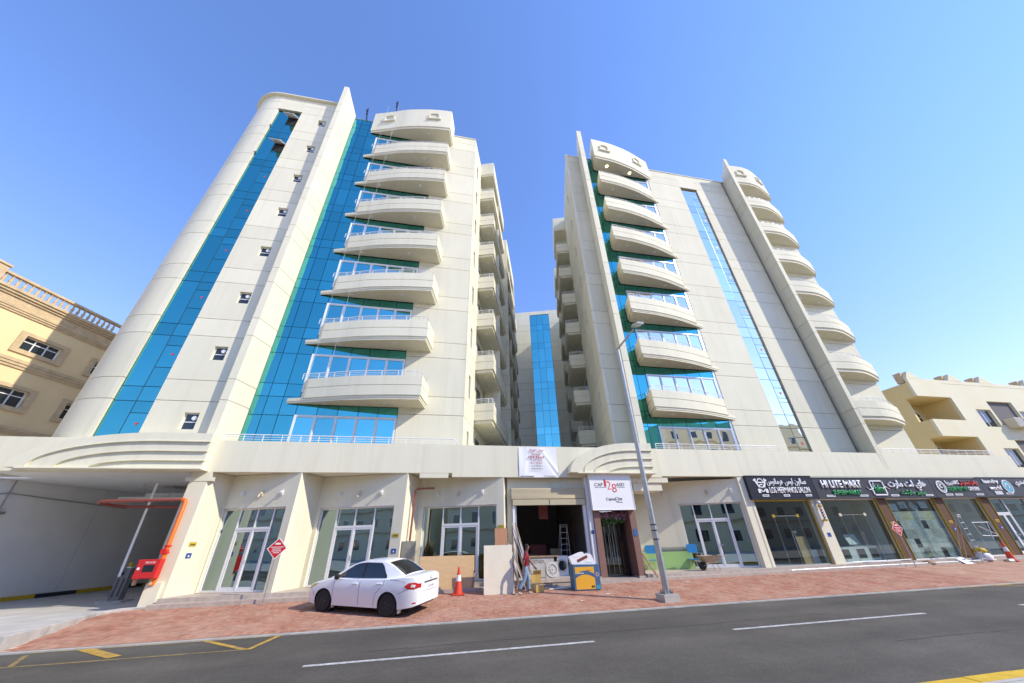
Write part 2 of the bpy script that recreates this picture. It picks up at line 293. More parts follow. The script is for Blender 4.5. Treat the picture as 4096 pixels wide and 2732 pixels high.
def text(name, body, mt, cx, cz, w, h, y, parent, depth=.02, bold=0., shear=0., frame=None):
    """raised lettering fitted to w x h metres, centred on (cx, cz) on the plane y (facing -y)"""
    c = bpy.data.curves.new(name, 'FONT'); c.body = body; c.resolution_u = 2; c.offset = bold; c.shear = shear
    o = bpy.data.objects.new(name, c); COL.objects.link(o)
    dg = bpy.context.evaluated_depsgraph_get(); me = bpy.data.meshes.new_from_object(o.evaluated_get(dg)); COL.objects.unlink(o); bpy.data.objects.remove(o)
    xs = [v.co.x for v in me.vertices]; ys = [v.co.y for v in me.vertices]
    if not xs: return None
    x0, x1, y0, y1 = min(xs), max(xs), min(ys), max(ys)
    bm = bmesh.new(); bm.from_mesh(me)
    bmesh.ops.remove_doubles(bm, verts=bm.verts[:], dist=1e-5)
    r = bmesh.ops.extrude_face_region(bm, geom=bm.faces[:]); 
    for v in r['geom']:
        if isinstance(v, bmesh.types.BMVert): v.co.z += 1
    F = frame or Matrix.Identity(4)
    for v in bm.verts:
        v.co = F @ Vector((cx+((v.co.x-x0)/(x1-x0)-.5)*w, y-depth*v.co.z, cz+((v.co.y-y0)/(y1-y0)-.5)*h))
    bmesh.ops.recalc_face_normals(bm, faces=bm.faces[:]); bm.to_mesh(me); bm.free()
    me.materials.clear(); me.materials.append(MT[mt])
    return link(name, me, parent)

# ------------------------------------------------------------------ ground, road, pavement
def zp(x, y):
    t = min(max((y+.4)/-4.45, 0), 1); return (.04+.0022*max(-14, min(x, 45)))*(1-t)-.26*t
tag(MB().quad((-600,-600,-.36),(600,-600,-.36),(600,600,-.36),(-600,600,-.36)).build('ground', 'sand', fix=False), kind='structure')
road = MB()
for i in range(60): 
    x0 = -150+5*i; road.quad((x0,-13.0,-.30),(x0+5,-13.0,-.30),(x0+5,-4.82,-.30),(x0,-4.82,-.30))
road = tag(road.build('road', 'asphalt', fix=False), kind='structure')
def stripe(x0, y0, x1, y1, w, mt='road_yellow', z=-.296, name='road_marking'):
    d = Vector((x1-x0, y1-y0)).normalized(); nx, ny = -d.y*w/2, d.x*w/2
    return MB().quad((x0-nx,y0-ny,z),(x1-nx,y1-ny,z),(x1+nx,y1+ny,z),(x0+nx,y0+ny,z)).build(name, mt, road, fix=False)
for k in range(-3, 7): stripe(-2.45+10.06*k, -8.25, 3.85+10.06*k, -8.25, .13, 'road_white')
stripe(-8.52, -4.95, -7.10, -6.12, .26, z=-.292)
stripe(-9.6, -4.98, -3.95, -4.98, .11, 'road_yellow_worn'); stripe(-14, -6.34, -4.2, -6.34, .09, 'road_yellow_worn', z=-.2965)
stripe(-4.02, -4.98, -4.22, -6.38, .13, z=-.293); stripe(-5.80, -4.98, -4.30, -6.34, .13, z=-.2945); stripe(-9.5, -5.2, -8.9, -6.3, .1, 'road_yellow_worn', z=-.294)
stripe(20.9, -4.98, 34, -4.98, .12, z=-.2925); stripe(22.7, -5.05, 24.6, -6.35, .12, z=-.2935); stripe(24.4, -6.4, 40, -6.4, .1, 'road_yellow_worn'); stripe(26.5, -5.05, 28.6, -6.35, .12, z=-.2935)
def wobble(x0, x1, y, w, name='tar_seam'):
    b = MB(); rr = random.Random(int(x0*10)); px = None; k = int((x1-x0)/.25)
    for i in range(k+1):
        x = x0+(x1-x0)*i/k; yy = y+rr.gauss(0, .012)+.05*math.sin(x*.7); ww = w*rr.uniform(.5, 1.2)
        if px: b.quad((px[0],px[1]-px[2],-.2975),(x,yy-ww,-.2975),(x,yy+ww,-.2975),(px[0],px[1]+px[2],-.2975))
        px = (x, yy, ww)
    b.build(name, 'tar', road, fix=False)
wobble(-1.5, 11.5, -7.45, .018); wobble(-12, -3, -9.6, .014); wobble(10, 24, -10.3, .016)
# far kerb edge strip (flush concrete) and near kerb, painted yellow
ks = MB()
for i in range(-14, 70): ks.box(i*1.0+.006-.2, i*1.0+.994-.2, -4.96, -4.83, -.36, -.268)
tag(ks.build('kerb', 'kerb_stone'), kind='structure')
near = MB().box(-150, 150, -36, -12.93, -.36, -.17)
tag(near.build('near_pavement', 'concrete'), kind='structure')
nk = tag(MB().box(-60, 60, -12.91, -12.83, -.36, -.17).build('near_kerb', 'kerb_stone'), kind='structure')
for i in range(-6, 26): MB().box(i+.01, i+.99, -12.83, -12.60, -.36, -.165-.004*(i % 2)).build('kerb_block', 'yellow_paint', nk)
# brick pavement
XB0, XB1, XF = -10.5, 24.0, 46.0
def lx(y):  # left boundary of the bricks, beside the drive
    return -10.35-.75*min(1, max(0, (y+4.8)/3.6)) if y < -1.2 else -11.1+1.0*min(1, (y+1.2)/1.0)
pv = MB(); N = 20
for i in range(36):
    for j in range(N):
        ya, yb = -4.83+j*(4.53/N), -4.83+(j+1)*(4.53/N)
        xa, xb = -11+i*1.0, -11+(i+1)*1.0
        pv.quad((xa,ya,zp(xa,ya)-.0035),(xb,ya,zp(xb,ya)-.0035),(xb,yb,zp(xb,yb)-.0035),(xa,yb,zp(xa,yb)-.0035))
pv = tag(pv.build('pavement', 'mortar', fix=False), kind='structure')
fb = MB()
for i in range(14):
    xa, xb = XB1+i*4., XB1+(i+1)*4.
    for j in range(5):
        ya, yb = -4.83+j*.906, -4.83+(j+1)*.906
        fb.quad((xa,ya,zp(xa,ya)),(xb,ya,zp(xb,ya)),(xb,yb,zp(xb,yb)),(xa,yb,zp(xa,yb)))
fb.build('far_paving', 'brick_far', pv, fix=False)
bmesh_b = MB().box(-.0465, .0465, -.0965, .0965, -.03, 0).mesh('brick'); bmesh_b.materials.append(MT['brick'])
allb = []; stuffb = MB(); Q = .2
for i in range(int((XB1-XB0+1)/Q)):
    for j in range(23):
        cx, cy = -11.4+Q*(i+.5), -4.82+Q*(j+.5)
        for k in (-.05, .05):
            x, y, rot = (cx+k, cy, 0) if (i+j) % 2 == 0 else (cx, cy+k, 1)
            if y > -.42 or x-.06 < lx(y): continue
            allb.append((x, y, rot))
near_set = set(sorted(allb, key=lambda b: (b[0]-0.3)**2*.05+(b[1]+18.3)**2)[:300])
rb = random.Random(3)
for (x, y, rot) in allb:
    dz = rb.uniform(-.0025, .002); sl = (zp(x, y+.1)-zp(x, y-.1))/.2
    if (x, y, rot) in near_set:
        o = link('brick', bmesh_b, pv); o.matrix_basis = Matrix.Translation((x, y, zp(x, y)+dz)) @ Matrix.Rotation(math.atan(sl), 4, 'X') @ Matrix.Rotation(rot*math.pi/2+rb.uniform(-.012, .012), 4, 'Z')
    else:
        hx, hy = (.0965, .0465) if rot else (.0465, .0965)
        z0, z1 = zp(x, y-hy)+dz, zp(x, y+hy)+dz; a, b, c, d = x-hx, x+hx, y-hy, y+hy
        stuffb._add([(a,c,z0),(b,c,z0),(b,d,z1),(a,d,z1),(a,c,z0-.02),(b,c,z0-.02),(b,d,z1-.02),(a,d,z1-.02)], [(0,1,2,3),(0,4,5,1),(1,5,6,2),(2,6,7,3),(3,7,4,0)])
tag(stuffb.build('brick_field', 'brick', pv, fix=False), kind='stuff')
# concrete drive into the garage, with its raised edge
tag(MB().prism([(-40,-4.82),(-10.45,-4.82),(-10.7,-2.9),(-11.2,-1.0),(-10.9,-.2),(-10.6,.4),(-10.6,26),(-40,26)], -.35, -.02).build('drive', 'concrete'), kind='structure')
ek = MB(); ep = [(-10.38,-4.9),(-10.65,-2.9),(-11.13,-1.0),(-10.85,-.35),(-10.2,-.2)]
ek.sweep(ep, [(-.14,-.34),(.0,-.34),(.0,.045),(-.03,.06),(-.14,.06)])
tag(ek.build('drive_kerb', 'kerb_stone'), kind='structure')

# ------------------------------------------------------------------ the apartment building
D = Vector((.30, .954)); Nn = Vector((.954, -.30))        # the courtyard wings run along D
W, W1 = 1.2, .32
PITCH = 3.61
AB = thing('apartment_building', 'cream twin-tower apartment block with blue glass, curved balconies and ground-floor shops', 'building')
ZT = 35.35
bands = [5.1]
for k in range(8): bands += [8.07+PITCH*k, 9.16+PITCH*k]
bands.append(ZT)
G = .014
def panel_boxes(x0, x1, y, thick=.18, hole=None, name='wall_panel', zmin=5.1, zmax=ZT):
    """stack of rendered wall panels between the horizontal grooves; hole=(xa,xb,list of (za,zb))"""
    for i in range(len(bands)-1):
        z0, z1 = max(bands[i], zmin)+G, min(bands[i+1], zmax)-G
        if z1-z0 < .05: continue
        b = MB(); hs = [h for h in (hole[2] if hole else []) if h[0] > z0 and h[1] < z1]
        if hs:
            za, zb = hs[0]; xa, xb = hole[0], hole[1]
            b.plate([(x0,z0),(x1,z0),(x1,za),(x0,za)], y, y+thick); b.plate([(x0,zb),(x1,zb),(x1,z1),(x0,z1)], y, y+thick)
            b.plate([(x0,za),(xa,za),(xa,zb),(x0,zb)], y, y+thick); b.plate([(xb,za),(x1,za),(x1,zb),(xb,zb)], y, y+thick)
        else: b.box(x0, x1, y, y+thick, z0, z1)
        b.build(name, 'plaster', AB)
# core volumes (set back behind the panels, seen only in the grooves)
r = 2.6; arc = [(-15.5-r*math.sin(t), W1+r-r*math.cos(t)) for t in [R_(a) for a in range(0, 91, 9)]]
arc_i = [(-15.5-(r-.18)*math.sin(t), W1+r-(r-.18)*math.cos(t)) for t in [R_(a) for a in range(0, 91, 9)]]
def wl(t, o, base): return (base[0]+D.x*t+Nn.x*o, base[1]+D.y*t+Nn.y*o)
BL, BR = (1.09, W), (10.10, W)
coreL = [(-10.25, W1+.18)]+arc_i+[(-17.92, 22), wl(31, -.2, BL)]+[wl(.19, -.2, BL), (.86, W+.18), (-10.25, W+.18)]
MB().prism(coreL, 5.16, ZT-.05).build('tower_core', 'groove', AB)
coreR = [wl(.19, .2, BR), (10.34, W+.18), (33.2, W+.18), (33.2, 26), wl(31, .2, BR)]
MB().prism(coreR, 5.16, ZT-.05).build('tower_core', 'groove', AB)
# left tower front
for i in range(len(bands)-1):     # rounded corner
    MB().prism(arc+[(-17.92, 2.92)]+arc_i[::-1][1:] if False else arc+arc_i[::-1], bands[i]+G, bands[i+1]-G).build('curved_wall_panel', 'plaster', AB, smooth=40)
    MB().box(-18.1, -17.92, 2.95, 22, bands[i]+G, bands[i+1]-G).build('wall_panel', 'plaster', AB)
panel_boxes(-15.5, -15.3, W1)
panel_boxes(-13.55, -10.3, W1, hole=(-12.10, -11.47, [(6.70+PITCH*k, 7.50+PITCH*k) for k in range(8)]))
MB().box(-15.3, -13.55, W1, W1+.18, 33.45, ZT-.0).build('wall_panel', 'plaster', AB)
panel_boxes(-2.52, 1.05, W)
panel_boxes(-10.3, -2.52, W, zmin=35.5, zmax=ZT)
# small punched windows with deep reveals
for k in range(8):
    z0, z1 = 6.70+PITCH*k, 7.50+PITCH*k
    b = MB(); b.box(-12.10,-12.06,W1+.14,W1+.175,z0,z1); b.box(-11.51,-11.47,W1+.14,W1+.175,z0,z1); b.box(-12.06,-11.51,W1+.14,W1+.175,z1-.04,z1); b.box(-12.06,-11.51,W1+.14,W1+.175,z0,z0+.04); b.box(-12.06,-11.51,W1+.14,W1+.175,z0+.36,z0+.40)
    w = b.build('window', 'white_metal', AB)
    MB().box(-12.06,-11.51,W1+.16,W1+.17,z0+.04,z0+.36).build('pane', 'dark_glass', w); MB().box(-12.06,-11.51,W1+.162,W1+.172,z0+.40,z1-.04).build('pane', 'dark_glass', w)
    MB().lathe([(.11,-.03),(.11,.03)], (-11.68,W1+.13,z0+.57), 14, 'y').build('exhaust_fan', 'lens', w)
# glazed strips
def grid_glass(name, xs, rows, y, mt, parent=AB, split=None, mull='alu', F=None):
    """curtain of separate panes with slim mullions; rows: sorted z joints; split: extra z joints in the last column"""
    fr = MB(F); cw = None
    zs0, zs1 = rows[0], rows[-1]
    panes = []
    for i in range(len(xs)-1):
        rr = sorted(set(rows+(split or []))) if (split and i == len(xs)-2) else rows
        for a, b_ in zip(rr, rr[1:]):
            if b_-a < .08: continue
            panes.append((xs[i]+.018, xs[i+1]-.018, a+.016, b_-.016))
    fr.box(xs[0], xs[-1], y+.03, y+.06, zs0, zs1)
    for x in xs: fr.box(x-.016, x+.016, y-.006, y+.03, zs0, zs1)
    cw = fr.build(name, 'mullion_dark' if mull == 'dark' else mull, parent)
    for (a, b_, c, d) in panes:
        o = MB(F).quad((a,y,c),(b_,y,c),(b_,y,d),(a,y,d)).build('glass_pane', mt, cw, fix=False)
        # panes never sit perfectly flush: tilt each by a hair
        rx, rz = random.gauss(0, .0022), random.gauss(0, .0022)
        for v in o.data.vertices:
            if F is None: v.co.y += (v.co.z-(c+d)/2)*rx+(v.co.x-(a+b_)/2)*rz
    return cw
mat('mullion_dark', (.03, .09, .11), .35, metal=.3)
rowsL = [5.1]; splitL = []
for k in range(-1, 8):
    z = 8.02+PITCH*k
    for q in (z, z+.74):
        if 5.2 < q < 33.3: rowsL.append(q)
    for q in (z-.58, z+1.78):
        if 5.2 < q < 33.3: splitL.append(q)
rowsL.append(33.42)
cwl = grid_glass('glass_strip', [-15.29, -14.38, -13.56], rowsL, W1+.12, 'glass_blue', split=splitL, mull='dark')
for k in range(6):   # red exit markers on the panes
    z = 6.9+PITCH*k; MB().plate([(-13.98,z+.09),(-13.82,z+.09),(-13.90,z-.06)], W1+.108, W1+.113).build('exit_marker', 'sign_red', cwl)
for k in (6, 7):     # two top-hung casements standing open
    z1 = 10.9+PITCH*(k-1)+ (0 if k == 6 else .0)
    mt_ = Matrix.Translation((0, W1+.10, z1)) @ Matrix.Rotation(R_(-52), 4, 'X')
    c = MB(mt_).box(-14.36,-13.58,-.03,.0,-.95,0).build('open_casement', 'white_metal', cwl)
    MB(mt_).box(-14.31,-13.63,-.036,-.031,-.90,-.05).build('casement_pane', 'glass_blue', c)
    MB().box(-14.36,-13.58,W1+.10,W1+.112,z1-.95,z1).build('casement_opening', 'dark', c)
def curtain(x0, x1, xw0, xw1, xs_side, mt, mtw, right):
    """curtain wall with side strip, spandrels and a band of five casements on every floor"""
    zs = [5.1]
    fr = MB(); fr.box(x0, x1, W+.13, W+.17, 5.1, 35.5)
    cw = fr.build('curtain_wall', 'mullion_dark', AB)
    def pane(a, b, c, d, y=W+.06, m=mt, par=None):
        o = MB().quad((a,y,c),(b,y,c),(b,y,d),(a,y,d)).build('glass_pane', m, par or cw, fix=False)
        rx, rz = random.gauss(0, .002), random.gauss(0, .002)
        for v in o.data.vertices: v.co.y += (v.co.z-(c+d)/2)*rx+(v.co.x-(a+b)/2)*rz
    joints = [5.1]
    for k in range(-1, 8):
        for q in (7.80, 8.82, 9.56):
            z = q+PITCH*k
            if 5.3 < z < 35.4: joints.append(z)
    joints = sorted(joints)+[35.5]
    for a, b in zip(xs_side, xs_side[1:]):
        for c, d in zip(joints, joints[1:]): pane(a+.014, b-.014, c+.014, d-.014)
    nsp = 5; sw = (xw1-xw0)/nsp
    for k in range(8):
        zt = 7.76+PITCH*k; zb = zt-2.25; zn = zb+PITCH
        for i in range(nsp):     # spandrel panes in two rows
            a, b = xw0+i*sw+.014, xw0+(i+1)*sw-.014
            pane(a, b, zt+.10, zt+.66); pane(a, b, zt+.69, zn if k < 7 else 35.5)
        f = MB(); y0, y1 = W+.0, W+.10
        f.box(xw0, xw1, y0, y1, zt, zt+.075); f.box(xw0, xw1, y0, y1, zb, zb+.06)
        for i in range(nsp+1):
            hw = .05 if i in (0, nsp) else .03
            xx = min(max(xw0+i*sw, xw0+hw), xw1-hw); f.box(xx-hw, xx+hw, y0-.003, y1+.003, zb+.06, zt)
        w = f.build('window_band', 'white_metal' if not right else 'alu', cw)
        for i in range(nsp):
            a, b = xw0+i*sw+.07, xw0+(i+1)*sw-.07
            g = MB(); g.box(a-.035, a, y0+.02, y1-.02, zb+.06, zt); g.box(b, b+.035, y0+.02, y1-.02, zb+.06, zt); g.box(a, b, y0+.02, y1-.02, zt-.05, zt-.003)
            g.build('sash', 'white_metal', w)
            pane(a+.002, b-.002, zb+.07, zt-.052, W+.055, mtw, w)
    return cw
cL = curtain(-9.95, -2.53, -7.70, -2.54, [-9.93, -9.25, -8.5, -7.70], 'glass_blue', 'glass_window', False)
cR = curtain(12.0, 18.80, 13.30, 18.62, [11.95, 12.62, 13.30], 'glass_blue', 'glass_pale', True)
MB().box(18.62, 18.80, W+.03, W+.13, 5.1, 35.5).build('side_frame', 'alu', cR)
panel_boxes(18.80, 22.40, W); panel_boxes(24.32, 27.95, W); panel_boxes(28.3, 33.38, W); panel_boxes(10.14, 11.5, W)
MB().box(22.40, 24.32, W, W+.18, 33.25, ZT).build('wall_panel', 'plaster', AB)
rowsR = [5.1]; splitR = []
for k in range(-1, 8):
    z = 8.02+PITCH*k
    for q in (z, z+.95):
        if 5.2 < q < 33.1: rowsR.append(q)
    for q in (z-.62, z+1.9, z+2.2):
        if 5.2 < q < 33.1: splitR.append(q)
rowsR.append(33.22)
cwr = grid_glass('glass_strip', [22.41, 23.46, 24.31], rowsR, W+.12, 'glass_pale', split=splitR, mull='dark')
for k in range(7):
    z = 6.95+PITCH*k; MB().plate([(23.78,z+.12),(24.0,z+.12),(23.89,z-.08)], W+.108, W+.113).build('exit_marker', 'sign_red', cwr)
MB().box(-15.34, -13.5, W1-.05, W1+.02, 33.42, 33.5).build('strip_hood', 'plaster', AB); MB().box(22.36, 24.36, W-.05, W+.02, 33.22, 33.30).build('strip_hood', 'plaster', AB)
# roof copings
MB().sweep([(-10.5, W1)]+arc+[(-18.1, 20)], [(-.03,ZT),(.05,ZT),(.05,ZT+.09),(-.25,ZT+.09),(-.25,ZT)]).build('coping', 'plaster', AB)
for a, b in ((-2.5, 1.12), (10.1, 12.0), (18.6, 33.45)): MB().box(a, b, W-.05, W+.3, ZT, ZT+.09).build('coping', 'plaster', AB)
for a, b in ((-9.95, -2.5), (12.0, 18.6)): MB().box(a, b, W+.02, W+.3, 35.5, 35.58).build('coping', 'alu', AB)
# fins
def fin(xl, xr, yb, ztip, zback, tilt, name='fin', grey=False):
    """raking blade along D; front edge leans out by tilt at the top"""
    def fy(z): return -tilt*(z-5.1)/(37.2-5.1)
    zs = bands[:-1]+[36.4 if ztip > 36.6 else ztip]
    for i in range(len(bands)-1):
        z0, z1 = bands[i]+G, (bands[i+1]-G if i < len(bands)-2 else None)
        def ring(z):
            y = fy(z); k = (yb-y)/D.y
            return [(xl+D.x*(y)/D.y, y, z), (xr+D.x*(y)/D.y, y, z), (xr+D.x*yb/D.y, yb, z), (xl+D.x*yb/D.y, yb, z)]
        a = ring(z0)
        if z1: b = ring(z1)
        else:
            b = ring(ztip); b2 = ring(zback); b = [b[0], b[1], b2[2], b2[3]]
        MB()._add(a+b, [(0,3,2,1),(4,5,6,7),(0,1,5,4),(1,2,6,5),(2,3,7,6),(3,0,4,7)]).build(name, 'plaster', AB)
    c = .03
    def ringc(z):
        y = fy(z)+c; return [(xl+c+D.x*y/D.y, y, z), (xr-c+D.x*y/D.y, y, z), (xr-c+D.x*yb/D.y, yb, z), (xl+c+D.x*yb/D.y, yb, z)]
    MB()._add(ringc(5.1)+ringc(34), [(0,3,2,1),(4,5,6,7),(0,1,5,4),(1,2,6,5),(2,3,7,6),(3,0,4,7)]).build('fin_core', 'groove', AB)
fin(-10.66, -10.30, 1.24, 37.25, 35.9, .42)
fin(11.05, 11.50, 1.24, 37.25, 35.6, .38)
fin(27.82, 28.18, 1.26, 37.15, 35.2, .38)
# balconies
def rail_along(path, z, posts, r=.022, extra=(.11, .21)):
    b = MB(); pts = offset(path, -.0)
    b.tube([(x, y, z) for x, y in pts], r, 6)
    for e_ in extra: b.tube([(x, y, z-e_) for x, y in pts], .011, 5)
    L = [0]
    for p, q in zip(pts, pts[1:]): L.append(L[-1]+math.hypot(q[0]-p[0], q[1]-p[1]))
    for i in range(posts+1):
        s_ = L[-1]*i/posts; j = max(k for k in range(len(L)) if L[k] <= s_+1e-9); j = min(j, len(pts)-2)
        t = (s_-L[j])/max(1e-6, L[j+1]-L[j]); x = pts[j][0]+(pts[j+1][0]-pts[j][0])*t; y = pts[j][1]+(pts[j+1][1]-pts[j][1])*t
        b.tube([(x, y, z-.34), (x, y, z)], .016, 5)
    return b
def balcony(path, lights, railpath, crown=None, lit=False, posts=9, ppath=None):
    """path: plan polyline of the slab edge starting and ending on the wall, outward to the right of travel; z=0 is the soffit"""
    b = MB()
    slab = [(x, y) for x, y in path]
    b.prism(slab, 0, .20)
    top = 1.33 if not crown else crown
    prof = [(-.06,.185),(.02,.20),(.085,.225),(.085,.76),(.055,.775),(.055,.795),(.085,.81),(.085,top),(-.06,top)] if not crown else [(-.06,.185),(.02,.20),(.085,.225),(.085,top),(-.06,top)]
    b.sweep(path if (crown or not ppath) else ppath, prof)
    if ppath and not crown: b.sweep(path, [(-.05,.10),(.03,.10),(.03,.27),(-.05,.27)])
    inner = offset(path, -.03); b.prism([(x, y) for x, y in inner], .19, .30 if not crown else top-.08)
    o = b.build('balcony' if not crown else 'balcony_crown', 'plaster', AB, smooth=30)
    for (x, y) in lights:
        MB().lathe([(.10,-.035),(.13,-.02),(.13,.0)], (x, y, -.001), 14).build('soffit_light', 'lampglow' if lit else 'lens', o)
    if not crown:
        rail_along(railpath, 1.66, posts).build('railing', 'white_metal', o)
    return o
pathL = crom([(-8.25,1.2),(-6.42,.66),(-5.16,.28),(-3.6,-.02),(-2.21,-.19),(-1.38,-.24)], 6)+[(-1.08, 1.2)]
railL = offset(crom([(-7.75,.98),(-6.42,.66),(-5.16,.28),(-3.6,-.02),(-2.21,-.19),(-1.42,-.22)], 4), -.02)+[(-1.13, 1.18)]
pathR = [(12.98,1.2)]+crom([(12.57,-.10),(13.5,-.05),(14.45,.02),(15.6,.20),(16.69,.43),(18.0,.82),(19.2,1.2)], 6)
railR = [(12.98,1.18)]+offset(crom([(12.62,-.08),(14.45,.04),(15.6,.22),(16.69,.45),(18.0,.84),(18.7,1.05)], 4), -.02)
pathQ = [(28.6,1.2),(28.25,.02)]+crom([(29.0,-.03),(30.0,-.05),(30.95,.08),(31.85,.36),(32.8,.72),(33.45,1.0),(33.9,1.35)], 5)
railQ = offset(crom([(28.4,.0),(30.0,-.03),(30.95,.10),(31.85,.38),(32.8,.74),(33.55,1.12)], 5), -.02)
ZS = 8.42
def stack(path, lights, rail, lastlit=False, ppath=None):
    o = balcony(path, lights, rail, ppath=ppath); o.location.z = ZS
    for k in range(1, 7): copy_tree(o, AB, PITCH*k)
    c = balcony(path, lights, rail, crown=2.95, lit=lastlit); c.location.z = ZS+PITCH*7-.02
    return c
ppL = [(-7.55,1.2)]+[p for p in pathL if p[0] > -7.6]
ppR = [p for p in pathR if p[0] < 18.5]+[(18.5,1.2)]
crL = stack(pathL, [(-6.3,.95),(-3.2,.45)], railL, ppath=ppL)
crR = stack(pathR, [(14.0,.55),(16.6,.85)], railR, True, ppath=ppR)
crQ = stack(pathQ, [(29.4,.6),(31.6,.85)], railQ)
def crown_window(par, path, f):
    L = [0]
    for p, q in zip(path, path[1:]): L.append(L[-1]+math.hypot(q[0]-p[0], q[1]-p[1]))
    s_ = L[-1]*f; j = max(k for k in range(len(L)) if L[k] <= s_); t = (s_-L[j])/(L[j+1]-L[j])
    p, q = Vector(path[j]), Vector(path[j+1]); c = p.lerp(q, t); d = (q-p).normalized(); nn = Vector((d.y, -d.x))
    m_ = Matrix(((d.x, -nn.x, 0, c.x+nn.x*.085), (d.y, -nn.y, 0, c.y+nn.y*.085), (0,0,1,0), (0,0,0,1)))
    def arch(w, h, z0, rise=.16): return [(-w/2,z0),(w/2,z0),(w/2,z0+h)]+[(w/2*math.cos(a), z0+h+rise*math.sin(a)) for a in [R_(q) for q in range(15, 180, 15)]]+[(-w/2,z0+h)]
    b = MB(m_); o_, i_ = arch(.98, .62, 1.32), arch(.72, .52, 1.44)
    n = len(o_); vs = [(x,-.11,z) for x,z in o_]+[(x,-.11,z) for x,z in i_]+[(x,.01,z) for x,z in o_]+[(x,.01,z) for x,z in i_]
    b._add(vs, [(k,(k+1)%n,n+(k+1)%n,n+k) for k in range(n)]+[(k,2*n+k,2*n+(k+1)%n,(k+1)%n) for k in range(n)]+[(n+k,n+(k+1)%n,3*n+(k+1)%n,3*n+k) for k in range(n)])
    b.box(-.60,.60,-.15,.01,1.24,1.32)
    b.build('niche_frame', 'plaster', par)
for cr, pa, fs in ((crL, pathL[:-1], (.22, .80)), (crR, pathR[1:], (.16, .74)), (crQ, pathQ[1:], (.18, .62))):
    for f in fs: crown_window(cr, pa, f)
# door behind the rounded balconies
for k in range(8):
    z = 5.5+PITCH*k
    d = MB().box(28.75,29.75,W-.02,W+.06,z,z+2.3).build('balcony_door', 'alu', AB); MB().box(28.83,29.67,W-.03,W-.021,z+.1,z+2.2).build('pane', 'glass_shop', d)

# courtyard wings ---------------------------------------------------------------------
def frame2(base, sgn):
    """local frame: x along the wing (into the court), y = outward from the wall into the court, z up"""
    o = Nn*sgn
    return Matrix(((D.x, o.x, 0, base[0]), (D.y, o.y, 0, base[1]), (0,0,1,0), (0,0,0,1)))
FL, FR = frame2(BL, 1), frame2(BR, -1)
def wing_panels(F, t0, t1, holes=None, y=0., zmin=5.1):
    for i in range(len(bands)-1):
        z0, z1 = max(bands[i], zmin)+G, bands[i+1]-G
        b = MB(F); hs = [h for h in (holes or []) if h[2] > z0 and h[3] < z1]
        if hs:
            xa, xb, za, zb = hs[0]
            for q in ((t0,t1,z0,za),(t0,t1,zb,z1),(t0,xa,za,zb),(xb,t1,za,zb)): b.box(q[0],q[1],y-.18,y,q[2],q[3])
        else: b.box(t0, t1, y-.18, y, z0, z1)
        b.build('wall_panel', 'plaster', AB)
hL = [(.95,1.45,9.55+PITCH*k-3.61,11.1+PITCH*k-3.61) for k in range(8)]
wing_panels(FL, 0, 2.72, hL)
for h in hL:
    w = MB(FL).box(h[0],h[1],-.17,-.13,h[2],h[3]).build('side_window', 'white_metal', AB); MB(FL).box(h[0]+.05,h[1]-.05,-.131,-.125,h[2]+.05,h[3]-.05).build('pane', 'dark_glass', w)
hR = [(2.5,3.0,9.75+PITCH*k-3.61,11.0+PITCH*k-3.61) for k in range(8)]; hR2 = [(5.1,5.35,9.9+PITCH*k-3.61,10.6+PITCH*k-3.61) for k in range(8)]
wing_panels(FR, 0, 4.2, hR); wing_panels(FR, 4.2, 8.05, hR2)
for h in hR+hR2:
    w = MB(FR).box(h[0],h[1],-.17,-.13,h[2],h[3]).build('side_window', 'white_metal', AB); MB(FR).box(h[0]+.04,h[1]-.04,-.131,-.125,h[2]+.05,h[3]-.05).build('pane', 'dark_glass', w)
def wing_balcony(F, t0, t1, n1, nlights=2, split=True, tm=None):
    b = MB(F); tm = tm or (t0+t1)/2
    b.box(t0+.06, t1-.06, -.1, n1-.06, 0, .2)
    path = [(t0, 0), (t0, n1), (t1, n1), (t1, 0)]
    # outward is to the right of travel only for one handedness: sweep outward manually with boxes
    for (z0, z1, e_) in ((.21,.76,.05),(.81,1.33,.05),(.76,.81,.02)):
        b.box(t0-e_, t0+.10, -.02, n1+e_, z0, z1); b.box(t0+.10, t1-.10, n1-.1, n1+e_, z0, z1); b.box(t1-.10, t1+e_, -.02, n1+e_, z0, z1)
    if split: b.box(tm-.1, tm+.1, -.05, n1-.04, .2, PITCH+.02)
    o = b.build('court_balcony', 'plaster', AB)
    for i in range(nlights):
        MB(F).lathe([(.09,-.03),(.12,-.02),(.12,0)], (t0+.9+1.5*i, n1*.5, -.001), 12).build('soffit_light', 'lens', o)
    rl = MB(F)
    for z, rr in ((1.66,.02),(1.55,.011),(1.45,.011)): rl.tube([(t0,0,z),(t0,n1-.02,z),(t1,n1-.02,z),(t1,0,z)], rr, 5)
    for q in ((t0,.1),(t0,n1-.02),(t0,n1*.75)): rl.tube([(q[0],q[1],1.32),(q[0],q[1],1.66)], .016, 5)
    k = int((t1-t0)/.8)
    for i in range(1, k+1): rl.tube([(t0+(t1-t0)*i/k,n1-.02,1.32),(t0+(t1-t0)*i/k,n1-.02,1.66)], .016, 5)
    rl.build('railing', 'white_metal', o)
    return o
